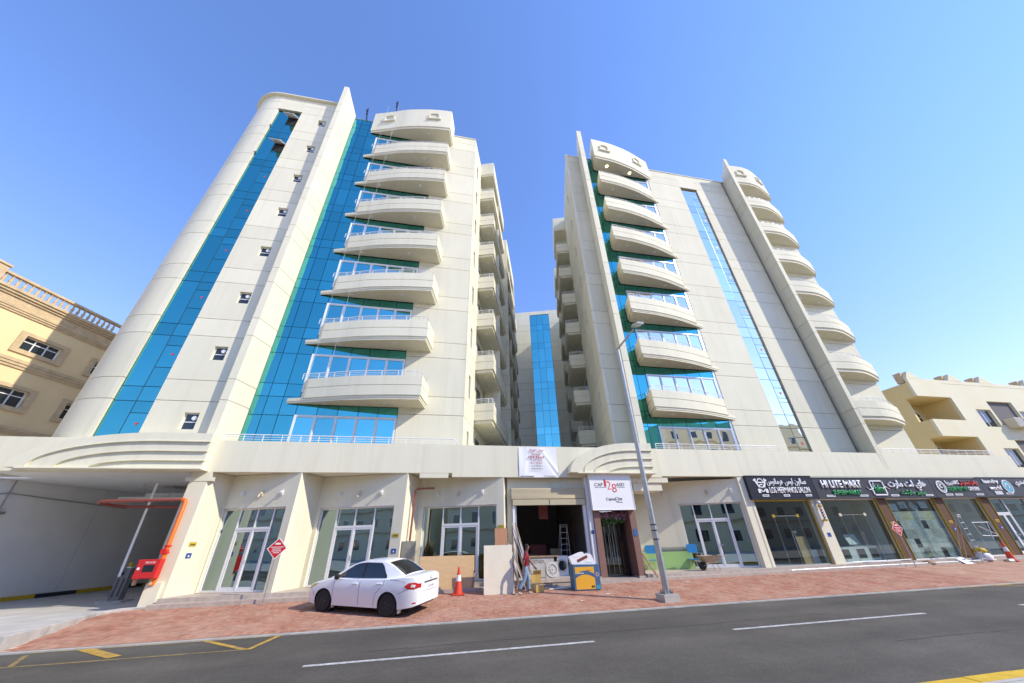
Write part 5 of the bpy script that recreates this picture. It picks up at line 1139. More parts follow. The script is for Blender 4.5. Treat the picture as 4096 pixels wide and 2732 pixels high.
def ladder(label, m_, h, w0, w1, rungs, mt, lean=True):
    l_ = thing('step_ladder', label, 'ladder'); l_.matrix_world = m_
    for s_ in (-1, 1): MB().tube([(s_*w0/2,0,0),(s_*w1/2,0,h)], .022, 4).build('rail', mt, l_)
    for i in range(rungs):
        t = (i+.7)/rungs; w = w0+(w1-w0)*t; MB().box(-w/2,w/2,-.03,.03,h*t-.012,h*t+.012).build('rung', mt, l_)
    if lean:
        for s_ in (-1, 1): MB().tube([(s_*w0/2,.8,0),(s_*w1/2,.06,h)], .018, 4).build('back_leg', mt, l_)
        MB().box(-w1/2-.02,w1/2+.02,-.05,.09,h,h+.03).build('top_cap', mt, l_)
ladder('white step ladder standing in the dark open shop', Matrix.Translation((6.95, 2.6, .285)), 2.2, .55, .38, 8, 'white_metal')
ladder('aluminium step ladder on the pavement before the second brown column', Matrix.Translation((29.9, -.95, .08)) @ Matrix.Rotation(R_(12), 4, 'Z'), 2.35, .62, .36, 8, 'alu')
obj('hanging_picture', 'framed board hanging from the ceiling of the open shop', 'picture', MB().box(5.25,5.75,1.4,1.44,2.75,3.5), 'maroon'); 
for i, (x, y, w, h) in enumerate(((4.6,2.2,.7,.9),(6.1,2.6,.6,1.1),(5.2,3.4,.9,1.3))): obj('stored_panel', ['dim panel stored at the left of the open shop', 'dim panel stored at the right of the open shop', 'dim panel stored deepest inside the open shop'][i], 'panel', MB().box(x,x+w,y,y+.08,.285,.285+h), ['timber_dark', 'plywood_dark', 'maroon'][i], 'panels stored in the shop')
# green glass sheet and blue chairs by the right bay
obj('green_sheet', 'green translucent sheet leaning on the wall right of the entrance', 'panel', MB(FRb @ Matrix.Translation((1.75,-.16,.285)) @ Matrix.Rotation(R_(-6), 4, 'X')).box(-1.25,1.25,-.008,.008,0,.80), 'green_sheet')
obj('clear_sheet', 'clear plastic sheet standing behind the green one', 'panel', MB(FRb @ Matrix.Translation((1.75,-.08,.285)) @ Matrix.Rotation(R_(-3), 4, 'X')).box(-1.20,1.25,-.006,.006,0,1.0), 'plastic_film')
def chair(label, s_, y, rz):
    c = thing('plastic_chair', label, 'chair', group='blue chairs behind the green sheet'); c.matrix_world = FRb @ Matrix.Translation((s_, y, .285)) @ Matrix.Rotation(rz, 4, 'Z')
    b = MB(); n_ = 8; b.plate([(-.25,.74),(.25,.74),(.28,1.06),(.20,1.13),(-.20,1.13),(-.28,1.06)], -.012, .012); b.build('backrest', 'blue_plastic', c)
    MB().box(-.24,.24,.0,.42,.43,.46).build('seat', 'blue_plastic', c)
    for sx in (-.21,.21):
        for sy in (.02,.38): MB().tube([(sx,sy,0),(sx,sy,.44)], .013, 6).build('leg', 'steel', c)
        MB().tube([(sx,.02,.44),(sx,.0,.76)], .013, 6).build('back_post', 'steel', c)
chair('blue plastic chair back next to the brown entrance portal', .80, -.62, 0); chair('blue plastic chair back above the wheelbarrow', 2.95, -.45, .1)
obj('timber_board', 'board leaning against the right side of the brown entrance portal', 'board', MB().tube([(10.32,-.45,.15),(9.97,-.05,1.1)], .05, 4), 'timber')
# wheelbarrow
wb = thing('wheelbarrow', 'old metal wheelbarrow parked before the right shop door', 'wheelbarrow', (13.55, .05, .285), R_(-4)); wb.scale = (.95,)*3
b = MB(); t0 = [(-.52,-.30),(.48,-.33),(.48,.33),(-.52,.30)]; t1 = [(-.25,-.2),(.30,-.22),(.30,.22),(-.25,.2)]
vs = [(x,y,.66) for x,y in t0]+[(x,y,.34) for x,y in t1]+[(x*.97,y*.95,.655) for x,y in t0]+[(x*.95,y*.93,.36) for x,y in t1]
b._add(vs, [(0,1,5,4),(1,2,6,5),(2,3,7,6),(3,0,4,7),(4,5,6,7),(8,12,13,9),(9,13,14,10),(10,14,15,11),(11,15,12,8),(12,15,14,13),(0,8,9,1),(1,9,10,2),(2,10,11,3),(3,11,8,0)]).build('tray', 'rusty_tin', wb)
whl = MB().lathe([(.13,-.05),(.19,-.045),(.20,0),(.19,.045),(.13,.05)], (-.42,0,.20), 20, 'y').build('wheel', 'rubber', wb, smooth=40); MB().lathe([(.12,-.03),(.12,.03)], (-.42,0,.20), 16, 'y').build('rim', 'tin', whl)
for s_ in (-1, 1):
    MB().tube([(-.42,s_*.08,.20),(-.1,s_*.20,.33),(.35,s_*.26,.36),(.62,s_*.28,.60),(.95,s_*.29,.68)], .018, 6).build('handle', 'rusty_tin', wb); MB().tube([(.25,s_*.22,.34),(.38,s_*.24,.0),(.15,s_*.24,.0)], .014, 6).build('leg', 'rusty_tin', wb)
# hanging flowers over the entrance
fl = thing('hanging_flowers', 'pink artificial blossom and green leaves hanging over the entrance', 'flowers', (8.8, .2, 2.7)); rf = random.Random(5)
def leaves(n_, xr, zr, sz, down):
    b = MB()
    for i in range(n_):
        c = Vector((rf.uniform(*xr), rf.uniform(-.12,.2), rf.uniform(*zr))); d = Vector((rf.gauss(0,1), rf.gauss(0,1), rf.gauss(0,1)-down)).normalized()*sz*rf.uniform(.7,1.3); s_ = d.cross(Vector((rf.gauss(0,1), rf.gauss(0,1), rf.gauss(0,1)))).normalized()*sz*.35
        b.quad(c, c+d*.5+s_, c+d, c+d*.5-s_)
    return b
leaves(420, (-.72,.72), (-.05,.28), .10, .8).build('blossom', 'blossom', fl, fix=False); leaves(260, (-.74,.1), (-.28,.02), .11, .5).build('leaf_spray', 'leaf', fl, fix=False); leaves(160, (-.1,.7), (-.22,.0), .09, .5).build('leaf_spray', 'leaf', fl, fix=False)
MB().tube([(-.75,.1,.28),(.75,.1,.28)], .012, 5).build('rod', 'black', fl)
# salon: barber pole and contents
bp = thing('barber_pole', 'striped barber pole on the column right of the salon', 'barber pole', (21.42, -.14, 2.3)); MB().lathe([(.06,0),(.10,.03),(.10,.10),(.07,.12)], n=16).lathe([(.10,.72),(.10,.80),(.06,.83)], n=16).box(-.05,.05,.02,.139,.03,.09).build('bracket', 'gold', bp, smooth=40)
pole = MB().lathe([(.068,.12),(.068,.72)], n=20).build('cylinder', 'white', bp, smooth=40); MB().lathe([(.02,.83),(.09,.88),(.11,.95),(.09,1.02),(.02,1.06)], n=16).build('globe', 'lens', bp, smooth=60)
for c_, m_ in ((0, 'red_flat'), (1, 'plate_blue')):
    b = MB()
    for k in range(48):
        def P(a, z): return (.070*math.cos(a), .070*math.sin(a), z)
        a0 = c_*math.pi+k*.26; z0 = .12+k*.0105; b.quad(P(a0,z0),P(a0+.26,z0+.0105),P(a0+.26,min(.72,z0+.0705)),P(a0,min(.72,z0+.06)))
    b.build('stripe', m_, pole, fix=False)
obj('tan_board', 'tan board standing inside the salon window', 'board', MB().box(19.75,20.35,.55,.58,.29,1.6), 'plywood'); obj('white_carton', 'white box low inside the salon window', 'box', MB().box(20.4,20.95,.7,1.1,.29,.95), 'white')
obj('salon_mirror', 'framed mirror on the salon back wall', 'mirror', MB().box(18.6,20.3,4.9,4.96,1.6,2.7), 'glass_pale'); sh2 = thing('wall_shelf', 'dark shelf unit high on the salon wall', 'shelf'); MB().box(19.9,20.9,3.9,4.3,2.5,2.55).build('shelf_board', 'timber_dark', sh2); MB().box(19.9,20.9,3.9,4.3,2.9,2.95).build('shelf_board', 'timber_dark', sh2); MB().box(19.9,19.95,3.9,4.3,2.55,2.9).build('upright', 'timber_dark', sh2)
hs = thing('hanging_sign', 'small open sign hanging inside the salon door', 'sign'); MB().box(19.33,19.68,.30,.315,1.72,1.92).build('board', 'charcoal', hs); text('lettering', 'OPEN', 'white', 19.505, 1.82, .26, .08, .299, hs, .002); MB().tube([(19.35,.31,1.92),(19.5,.31,2.2),(19.66,.31,1.92)], .004, 4).build('cord', 'white', hs)
# supermarket interior
sw_ = thing('slatted_wall', 'white slatted display wall at the back of the supermarket', 'wall panel')
for i in range(9): MB().box(23.6,25.9,4.80,4.95,.5+i*.38,.86+i*.38).build('slat', 'white', sw_)
ct = thing('shop_counter', 'white glass-topped counter behind the supermarket window', 'counter', (23.6, 1.1, .29)); MB().box(-1.4,1.7,-.3,.35,0,.75).build('base', 'white', ct); MB().box(-1.43,1.73,-.33,.38,.75,.79).build('top', 'glass_shop', ct); 
for x in (-.9, .2, 1.1): MB().box(x,x+.55,-.312,-.301,.15,.6).build('front_panel', 'charcoal', ct)
obj('display_unit', 'tall dark display unit inside the supermarket', 'cabinet', MB().box(23.3,23.7,2.4,2.9,.29,2.5), 'charcoal'); obj('white_board', 'pale panel leaning inside the supermarket window', 'board', MB().box(22.0,23.2,1.9,1.95,1.0,2.6), 'room_light'); obj('brown_board', 'tall brown board at the left of the supermarket window', 'board', MB().box(21.82,22.1,.26,.30,.29,2.3), 'plywood_dark')
obj('window_poster', 'white leaflet board behind the supermarket counter', 'board', MB(Matrix.Translation((24.1,1.0,1.1)) @ Matrix.Rotation(R_(-20), 4, 'X')).box(-.35,.45,0,.02,0,.55), 'white')
# newspapers inside the fourth window
mat('newsprint', (.80, .80, .72), .9, var=.6, vscale=9, var2=(.42, .45, .40)); mat('newsprint_b', (.62, .74, .78), .9, var=.5, vscale=8, var2=(.30, .38, .40)); mat('newsprint_c', (.80, .77, .50), .9, var=.5, vscale=8, var2=(.42, .44, .28))
for nm in ('newsprint', 'newsprint_b', 'newsprint_c'):
    m = MT[nm]; n = m.node_tree.nodes; l = m.node_tree.links; p = n['Principled BSDF']; src = p.inputs['Base Color'].links[0].from_socket
    oi = n.new('ShaderNodeObjectInfo'); mr = n.new('ShaderNodeMapRange'); mr.inputs[3].default_value = .62; mr.inputs[4].default_value = 1.1; l.new(oi.outputs['Random'], mr.inputs[0])
    mx = n.new('ShaderNodeMix'); mx.data_type = 'RGBA'; mx.blend_type = 'MULTIPLY'; mx.inputs[0].default_value = 1; l.new(src, mx.inputs[6]); l.new(mr.outputs[0], mx.inputs[7]); l.new(mx.outputs[2], p.inputs['Base Color'])
rn = random.Random(9)
for j in range(5):
    for i in range(9):
        if rn.random() < .06 or (j == 0 and 5 < i < 7): continue
        w, h = .41, .50; x = 26.70+i*.405; z = .36+j*.47
        o = obj('newspaper', 'newspaper sheet taped inside the shop window', 'newspaper', MB(Matrix.Translation((x+w/2, .215+rn.uniform(0,.01), z+h/2)) @ Matrix.Rotation(rn.gauss(0,.035), 4, 'Y')).box(-w/2,w/2,0,.0015,-h/2,h/2), rn.choice(['newsprint', 'newsprint', 'newsprint_b', 'newsprint_c']), 'newspapers covering a shop window', fix=False)
for i in range(4): obj('newspaper', 'crumpled newspaper sheet high behind the dark window top', 'newspaper', MB(Matrix.Translation((27.2+i*.8, .235, 2.98+.1*(i % 2))) @ Matrix.Rotation(rn.gauss(0,.25), 4, 'Y')).box(-.3,.3,0,.0015,-.18,.2), 'newsprint_b', 'newspapers high in the window', fix=False)
# right end: tools and sacks
fr = thing('crossed_trestle', 'white crossed trestle leaning on the glass right of the ladder', 'trestle', (33.0, -.05, 1.45))
for a, b_ in (((-.75,.0,.6),(.6,.0,.6)),((-.75,.0,.6),(-.55,0,-.1)),((-.5,0,-.1),(.7,0,-.15)),((.6,0,.6),(.75,0,-.15)),((.5,0,.65),(.1,-.05,-.3)),((-.4,0,.4),(.8,0,-.1))): MB().tube([a,b_], .022, 4).build('bar', 'white_metal', fr)
obj('cement_sack', 'white sack slumped on the step by the ladder', 'sack', MB().lathe([(.05,0),(.32,.03),(.36,.18),(.28,.34),(.08,.42)], (30.9,-.45,.14), 14), 'foam', smooth=60); obj('yellow_sack', 'yellow sack lying on top of the white sack', 'sack', MB().lathe([(.04,0),(.26,.02),(.30,.10),(.22,.22),(.05,.26)], (30.9,-.42,.52), 14), 'yellow_paint', smooth=60)
obj('paint_tray', 'white panel lying at the foot of the ladder', 'panel', MB(Matrix.Translation((29.0,-.75,.1)) @ Matrix.Rotation(R_(35), 4, 'X')).box(-.3,.3,-.4,.4,0,.02), 'white'); obj('rag_heap', 'orange-brown rags heaped on the step by the newspaper window', 'rags', MB().lathe([(.04,.12),(.30,.02),(.22,.10),(.05,.16)], (26.7,-.45,.14), 9), 'timber')
obj('grey_bucket', 'grey bucket lying beside the far cone', 'bucket', MB().lathe([(.12,0),(.15,.28),(.13,.28),(.10,.02)], (31.7,-.9,.08), 14, 'x'), 'galv', smooth=40)
wp = thing('pipe_barrier', 'low white pipe rail along the step before the supermarket', 'rail'); MB().tube([(21.85,-.30,.36),(25.9,-.30,.36)], .02, 6).build('rail', 'white_metal', wp)
for x in (22.0,22.9,23.9,24.8,25.7): MB().tube([(x,-.30,.28),(x,-.30,.36)], .014, 5).build('stub', 'white_metal', wp)
obj('water_pipe', 'long white pipe lying along the lower step on the right', 'pipe', MB().tube([(17.6,-.56,.175),(24,-.53,.18),(31.5,-.56,.175)], .026, 6), 'white_metal')
# litter
for i, (x, y, s_) in enumerate(((6.8,-2.6,.10),(7.4,-3.2,.06),(2.6,-2.4,.05),(11.2,-1.3,.09),(12.5,-1.6,.05),(19.5,-3.0,.05),(5.4,-3.4,.07),(9.6,-2.2,.06))):
    obj('paper_scrap', ['paper scrap on the bricks left of the lamp post', 'paper scrap on the bricks beside the lamp base', 'paper scrap on the bricks before the cream board', 'paper scrap below the step of the right bay', 'tiny paper scrap right of the lamp post', 'paper scrap on the bricks before the supermarket', 'paper scrap on the bricks before the large box', 'paper scrap just right of the lamp post'][i], 'litter', MB(Matrix.Translation((x,y,zp(x,y)+.008)) @ Matrix.Rotation(i*1.3, 4, 'Z')).box(-s_,s_,-s_*.5,s_*.5,0,.006), 'white', 'paper scraps on the pavement')

# ------------------------------------------------------------------ the parked car (local x: nose 0 -> tail 4.54, y: left negative..right, z up)
def lerp_tab(tab, x):
    for (a, va), (b, vb) in zip(tab, tab[1:]):
        if x <= b: t = max(0, (x-a)/(b-a)); return va+(vb-va)*t
    return tab[-1][1]
def smooth_tab(tab, x):
    xs = [t[0] for t in tab]; i = max(0, min(len(tab)-2, next((k for k in range(len(tab)-1) if x <= xs[k+1]), len(tab)-2)))
    p = [tab[max(0,i-1)], tab[i], tab[i+1], tab[min(len(tab)-1,i+2)]]
    h = p[2][0]-p[1][0]; t = min(1, max(0, (x-p[1][0])/h))
    m1 = (p[2][1]-p[0][1])/max(1e-6, p[2][0]-p[0][0])*h; m2 = (p[3][1]-p[1][1])/max(1e-6, p[3][0]-p[1][0])*h
    return (2*t**3-3*t**2+1)*p[1][1]+(t**3-2*t**2+t)*m1+(-2*t**3+3*t**2)*p[2][1]+(t**3-t**2)*m2
CL, XF_, XR_, RW = 4.54, .90, 3.50, .315
BELT = [(0,.60),(.12,.70),(.35,.775),(.8,.87),(1.25,.945),(2.2,.955),(3.3,.985),(3.75,1.03),(4.2,1.06),(4.42,1.035),(4.54,.93)]
TOPC = [(0,.62),(.12,.735),(.35,.825),(.8,.93),(1.25,1.0),(2.2,1.0),(3.3,1.03),(3.75,1.08),(4.2,1.105),(4.42,1.075),(4.54,.96)]
WID = [(0,.56),(.06,.66),(.2,.775),(.45,.845),(.9,.87),(1.6,.875),(3.2,.88),(3.9,.865),(4.2,.825),(4.4,.745),(4.5,.65),(4.54,.57)]
def zlow(x):
    z = lerp_tab([(0,.30),(.15,.24),(.55,.20),(4.0,.22),(4.35,.28),(4.54,.34)], x)
    for xw in (XF_, XR_):
        d = abs(x-xw); R = .375
        if d < R: z = max(z, .30+math.sqrt(R*R-d*d))
    return z
def half(x, z):
    w = smooth_tab(WID, x); zb = smooth_tab(BELT, x); t = (z-.2)/max(.1, zb-.2)
    return w*(.955+.06*math.sin(min(1, max(0, t))*math.pi*.72)-.075*max(0, t-.62)**1.5*2.2)
st = sorted(set([round(CL*i/70, 4) for i in range(71)]+[.02, .05, 4.49, 4.52]+[XF_+s_*.375*math.sin(R_(a)) for s_ in (-1,1) for a in range(0, 91, 9)]+[XR_+s_*.375*math.sin(R_(a)) for s_ in (-1,1) for a in range(0, 91, 9)]+[XF_-.3751, XF_+.3751, XR_-.3751, XR_+.3751]))
car = thing('parked_car', 'white four-door saloon parked at an angle on the brick pavement', 'car')
b = MB(); NR, NC = 10, 6; ringn = None; vs = []; fs = []
for x in st:
    zl, zb, zt = zlow(x), smooth_tab(BELT, x), smooth_tab(TOPC, x); row = []
    side = [(half(x, zl+(zb-zl)*j/NR), zl+(zb-zl)*j/NR) for j in range(NR+1)]
    yb = side[-1][0]
    top = [(yb*math.cos(R_(90*k/NC))**.8 if k < NC else 0, zb+(zt-zb)*math.sin(R_(90*k/NC))) for k in range(1, NC+1)]
    prof = side+top
    full = [(-y, z) for y, z in prof]+[(y, z) for y, z in prof[:-1][::-1]]
    vs += [(x, y, z) for y, z in full]
P = 2*(NR+1+NC)-1
for i in range(len(st)-1):
    for j in range(P-1): fs.append((i*P+j, i*P+j+1, (i+1)*P+j+1, (i+1)*P+j))
fs += [tuple(range(P)), tuple(range((len(st)-1)*P, len(st)*P))[::-1]]
b._add(vs, fs); b.build('body', 'car_white', car, smooth=38)
MB().box(.35, 4.3, -.70, .70, .22, .60).build('underbody', 'car_black', car)
# greenhouse
ROOF = [(1.02,.965),(1.3,1.10),(1.62,1.275),(1.95,1.405),(2.3,1.455),(2.7,1.47),(3.1,1.435),(3.4,1.345),(3.7,1.20),(3.98,1.055)]
def gy(x, z): 
    base = lerp_tab([(1.0,.76),(1.6,.79),(3.2,.795),(3.7,.72),(4.0,.64)], x); return base-.205*max(0, z-.95)/.5-.035*max(0, z-1.3)/.17
rx = [1.02+(3.98-1.02)*i/44 for i in range(45)]
def rz(x): return smooth_tab(ROOF, x)
b = MB(); vs = []; NG = 5; NT = 8
for x in rx:
    zt = rz(x); zb = min(smooth_tab(BELT, x)-.03, zt-.01)
    side = [(gy(x, zb+(zt-zb)*j/NG), zb+(zt-zb)*j/NG) for j in range(NG+1)]; ye = side[-1][0]
    top = [(ye*(1-k/NT), zt+.035*(1-(1-k/NT)**2.4)) for k in range(1, NT+1)]
    prof = side+top; vs += [(x, y, z) for y, z in [(-y, z) for y, z in prof]+[(y, z) for y, z in prof[:-1][::-1]]]
P = 2*(NG+1+NT)-1; fs = []
for i in range(len(rx)-1):
    for j in range(P-1): fs.append((i*P+j, i*P+j+1, (i+1)*P+j+1, (i+1)*P+j))
b._add(vs, fs).build('roof', 'car_white', car, smooth=40)
def side_glass(x0, x1, zb0, zb1, ztop, s_, name, cutf=None):
    n_ = 16; vs = []; fs = []
    for i in range(n_+1):
        x = x0+(x1-x0)*i/n_; a = zb0+(zb1-zb0)*i/n_; zt = min(rz(x)-.055, ztop)
        if cutf: zt = min(zt, cutf(x))
        for k in range(5): z = a+(max(zt, a+.004)-a)*k/4; vs.append((x, s_*(gy(x, z)+.007), z))
    for i in range(n_):
        for k in range(4): fs.append((i*5+k, i*5+k+1, (i+1)*5+k+1, (i+1)*5+k))
    return MB()._add(vs, fs).build(name, 'car_glass', car, smooth=60)
def side_trim(x0, x1, z0, z1, ztop, s_, cutf):
    n_ = 16; vs = []; fs = []
    for i in range(n_+1):
        x = x0+(x1-x0)*i/n_; a = z0+(z1-z0)*i/n_; zt = max(a+.004, min(rz(x)-.03, ztop, cutf(x)))
        for k in range(5): z = a+(zt-a)*k/4; vs.append((x, s_*(gy(x, z)+.004), z))
    for i in range(n_):
        for k in range(4): fs.append((i*5+k, i*5+k+1, (i+1)*5+k+1, (i+1)*5+k))
    MB()._add(vs, fs).build('window_trim', 'car_black', car, smooth=60)
for s_ in (-1, 1):
    side_trim(1.33, 3.31, .975, 1.012, 1.425, s_, lambda x: min(1.0+(x-1.29)*.60, 1.425 if x < 3.0 else 1.425-(x-3.0)*1.15))
    side_glass(1.38, 2.31, .99, 1.005, 1.41, s_, 'side_window', lambda x: 1.0+(x-1.36)*.60); side_glass(2.40, 3.26, 1.005, 1.03, 1.40, s_, 'side_window', lambda x: 1.40 if x < 2.98 else 1.40-(x-2.98)*1.15)
    MB().tube([(1.30,s_*(gy(1.30,.975)+.01),.972),(2.3,s_*(gy(2.3,.985)+.012),.987),(3.30,s_*(gy(3.3,1.01)+.012),1.015)], .010, 6).build('belt_trim', 'chrome', car)
def top_glass(x0, x1, f, name):
    n_, m__ = 10, 12; vs = []; fs = []
    for i in range(n_+1):
        x = x0+(x1-x0)*i/n_; zt = rz(x); ye = gy(x, zt)*(f[0]+(f[1]-f[0])*i/n_)
        for k in range(m__+1):
            u = -1+2*k/m__; yy = u*ye; q = 1-abs(yy)/gy(x, zt); vs.append((x, yy, zt+.035*(1-(1-q)**2.4)+.008))
    for i in range(n_):
        for k in range(m__): fs.append((i*(m__+1)+k, i*(m__+1)+k+1, (i+1)*(m__+1)+k+1, (i+1)*(m__+1)+k))
    MB()._add(vs, fs).build(name, 'car_glass', car, smooth=60)
top_glass(1.08, 1.88, (.93, .88), 'windscreen'); top_glass(3.20, 3.92, (.86, .92), 'rear_window')
# wheels
for xw in (XF_, XR_):
    for s_ in (-1, 1):
        MB().lathe([(.375,s_*.48),(.375,s_*.80)], (xw,0,.30), 24, 'y').build('wheel_arch', 'car_black', car)
        tt = MB().lathe([(.20,-.10),(.285,-.105),(.308,-.085),(.315,-.04),(.315,.04),(.308,.085),(.285,.105),(.20,.10)], (xw, s_*.755, .315), 32, 'y').build('tyre', 'rubber', car, smooth=35)
        y_w = s_*.855
        MB().lathe([(.205,-.012),(.205,.0),(.17,.006)], (xw, y_w-s_*.055, .315), 28, 'y').build('rim', 'rim_black', tt, smooth=35)
        sp = MB()
        for a in range(0, 360, 72):
            c, s2_ = math.cos(R_(a)), math.sin(R_(a)); 
            sp.tube([(xw+.04*c, y_w-s_*.03, .315+.04*s2_), (xw+.185*c, y_w-s_*.025, .315+.185*s2_)], [.035,.025], 6)
        sp.lathe([(.055,-.01),(.055,.012)], (xw, y_w-s_*.03, .315), 14, 'y'); sp.build('spokes', 'hub_grey', tt)
# lamps, bumper details, handles
def patch(name, pts, mt, s_=1, off=.006, par=car):
    """panel on the body side defined by (x,z) outline"""
    n_ = len(pts); cx_ = sum(p[0] for p in pts)/n_; cz_ = sum(p[1] for p in pts)/n_
    rings = [pts, [(cx_+(x-cx_)*.6, cz_+(z-cz_)*.6) for x, z in pts]]; vs = [(x, s_*(half(x, z)+off), z) for r_2 in rings for x, z in r_2]+[(cx_, s_*(half(cx_, cz_)+off*1.6), cz_)]
    fs = [(i, (i+1) % n_, n_+(i+1) % n_, n_+i) for i in range(n_)]+[(n_+i, n_+(i+1) % n_, 2*n_) for i in range(n_)]
    return MB()._add(vs, fs).build(name, mt, par, smooth=60)
for s_ in (-1, 1):
    patch('tail_lamp', [(4.08,.83),(4.20,.76),(4.40,.755),(4.49,.78),(4.49,.90),(4.40,.935),(4.22,.92)], 'lamp_red', s_, .014)
    patch('lamp_insert', [(4.30,.81),(4.42,.80),(4.44,.87),(4.32,.885)], 'lamp_clear', s_, .024)
    patch('headlamp', [(.06,.56),(.22,.60),(.52,.75),(.60,.80),(.42,.785),(.16,.70)], 'lamp_amber', s_, .010)
    MB().prism([(4.535,s_*.34),(4.54,s_*.58),(4.50,s_*.66),(4.44,s_*.72),(4.44,s_*.5),(4.46,s_*.34)], .78, .90).build('boot_lamp', 'lamp_red', car)
    for xh, zh in ((2.16,.845),(3.14,.875)): MB().tube([(xh-.10,s_*(half(xh,zh)+.02),zh),(xh+.10,s_*(half(xh,zh)+.02),zh+.004)], .018, 8).build('door_handle', 'car_white', car, smooth=50)
    for xs_ in (1.28, 2.36, 3.36):
        pts = [(xs_+(.0 if xs_ < 3 else -.02*k), .27+.07*k) for k in range(10)]
        if xs_ > 3: pts = [(3.30,.98),(3.28,.85),(3.16,.72),(3.02,.60),(2.98,.45),(2.97,.27)]
        MB().tube([(x, s_*(half(x, z)+.0005), z) for x, z in pts], .006, 4).build('door_gap', 'car_black', car)
    mr_ = MB(Matrix.Translation((1.42, s_*.93, 1.02))).lathe([(.02,-.09),(.075,-.06),(.085,0),(.075,.06),(.03,.09)], n=12, axis='y').build('door_mirror', 'car_white' if s_ > 0 else 'car_black', car, smooth=50)
    MB().prism([(3.88,s_*.80),(3.90,s_*.80),(3.92,s_*.66),(3.90,s_*.66)], .10, .34).build('mud_flap', 'car_white', car); MB().prism([(1.28,s_*.82),(1.30,s_*.82),(1.31,s_*.68),(1.29,s_*.68)], .13, .32).build('mud_flap', 'car_white', car)
    for sm in ([(3.86,.62),(4.02,.68),(4.14,.735)], [(3.52,.99),(3.8,.985),(4.08,.93)], [(.36,.66),(.42,.56),(.50,.46)]): MB().tube([(x, s_*(half(x, z)+.0005), z) for x, z in sm], .005, 4).build('panel_seam', 'car_black', car)
    patch('fuel_flap' if s_ < 0 else 'side_seam', [(3.62,.82),(3.78,.82),(3.78,.93),(3.62,.93)], 'car_white', s_, .003)
    patch('reflector', [(4.36,.36),(4.46,.37),(4.46,.41),(4.37,.40)], 'lamp_red', s_, .006)
MB().box(4.535,4.560,-.42,.42,.885,.925).build('boot_garnish', 'chrome', car); MB().box(4.540,4.556,-.24,.24,.70,.82).build('number_plate', 'white', car)
Fpl = Matrix(((0,0,0,0),(1,0,0,0),(0,0,1,0),(0,0,0,1))); Fpl = Matrix(((0,-1,0,0),(1,0,0,0),(0,0,1,0),(0,0,0,1)))
text('plate_text', '533598', 'text_dark', 0, .76, .36, .06, -4.558, car, .002, 0, 0, Fpl); ring(b := MB(Fpl), 0, 1.0, .03, .045, -4.556, -4.545, 16); b.build('badge', 'chrome', car)
MB().box(4.50,4.545,-.5,.5,.36,.40).build('bumper_line', 'car_white', car)
MB().tube([(4.42,-.62,.70),(4.538,-.45,.66),(4.545,0,.65),(4.538,.45,.66),(4.42,.62,.70)], .005, 4).build('lid_seam', 'car_black', car)
# pose: wheels on the sloping bricks
S_ = 1.0; fwd = Vector((.868, -.497, 0)).normalized()       # nose -> tail
side_v = Vector((.497, .868, 0))                               # to the car's right (+y local)
fl_ = Vector((-3.60, -2.56)); org = fl_-Vector(fwd[:2])*XF_*S_+Vector(side_v[:2])*.80*S_
def gp(lx_, ly_): x, y = org.x+fwd.x*lx_*S_+side_v.x*ly_*S_, org.y+fwd.y*lx_*S_+side_v.y*ly_*S_; return Vector((x, y, zp(x, y)+.001))
A_, B_, C_ = gp(XF_, -.76), gp(XR_, -.76), gp(XF_, .76)
ex = (B_-A_).normalized(); ey = (C_-A_); ey = (ey-ex*ey.dot(ex)).normalized(); ez = ex.cross(ey)
o_ = A_-ex*XF_*S_+ey*.76*S_
car.matrix_world = Matrix(((ex.x*S_, ey.x*S_, ez.x*S_, o_.x), (ex.y*S_, ey.y*S_, ez.y*S_, o_.y), (ex.z*S_, ey.z*S_, ez.z*S_, o_.z), (0,0,0,1)))

# ------------------------------------------------------------------ the walking man, seen from behind, heading right
def skin_mesh(name, mt, verts, edges, parent, sub=2, root=0):
    me = bpy.data.meshes.new(name); bm = bmesh.new(); ly = bm.verts.layers.skin.verify(); vv = []
    for i, (p, r_2) in enumerate(verts):
        v = bm.verts.new(p); v[ly].radius = r_2 if isinstance(r_2, tuple) else (r_2, r_2); v[ly].use_root = (i == root); vv.append(v)
    for a, b_ in edges: bm.edges.new((vv[a], vv[b_]))
    bm.to_mesh(me); bm.free(); me.materials.append(MT[mt])
    o = link(name, me, parent); sk_ = o.modifiers.new('skin', 'SKIN'); sk_.use_smooth_shade = True; sb = o.modifiers.new('sub', 'SUBSURF'); sb.levels = sub; sb.render_levels = sub
    return o
man = thing('person', 'man in dark red shirt and blue jeans walking past the cream board', 'person', (3.72, -1.74, zp(3.72, -1.74)))
# local: x = heading (right), -y = towards the viewer; joints
pel, chest, neck, head = (0,0,.90), (.03,.01,1.24), (.07,.01,1.44), (.11,.0,1.60)
shN, shF = (.03,-.19,1.36), (.05,.19,1.36); elN, elF = (-.12,-.25,1.09), (.24,.23,1.12); wrN, wrF = (-.17,-.25,.83), (.40,.18,.92)
hipN, hipF = (-.01,-.10,.88), (.01,.10,.88); knN, knF = (-.08,-.10,.48), (.14,.10,.50); anN, anF = (-.33,-.10,.13), (.13,.10,.09)
V_ = [(pel,(.15,.115)),((.01,.0,1.05),(.14,.10)),(chest,(.165,.115)),(neck,.055),((.10,.0,1.50),.055),((.115,.0,1.60),(.078,.095)),((.12,0,1.68),(.07,.085)),
      (shN,.06),(elN,.045),(wrN,.030),(shF,.06),(elF,.045),(wrF,.030),
      (hipN,.088),(knN,.062),(anN,.042),((-.24,-.10,.05),.036),(hipF,.088),(knF,.062),(anF,.042),((.25,.10,.035),.036)]
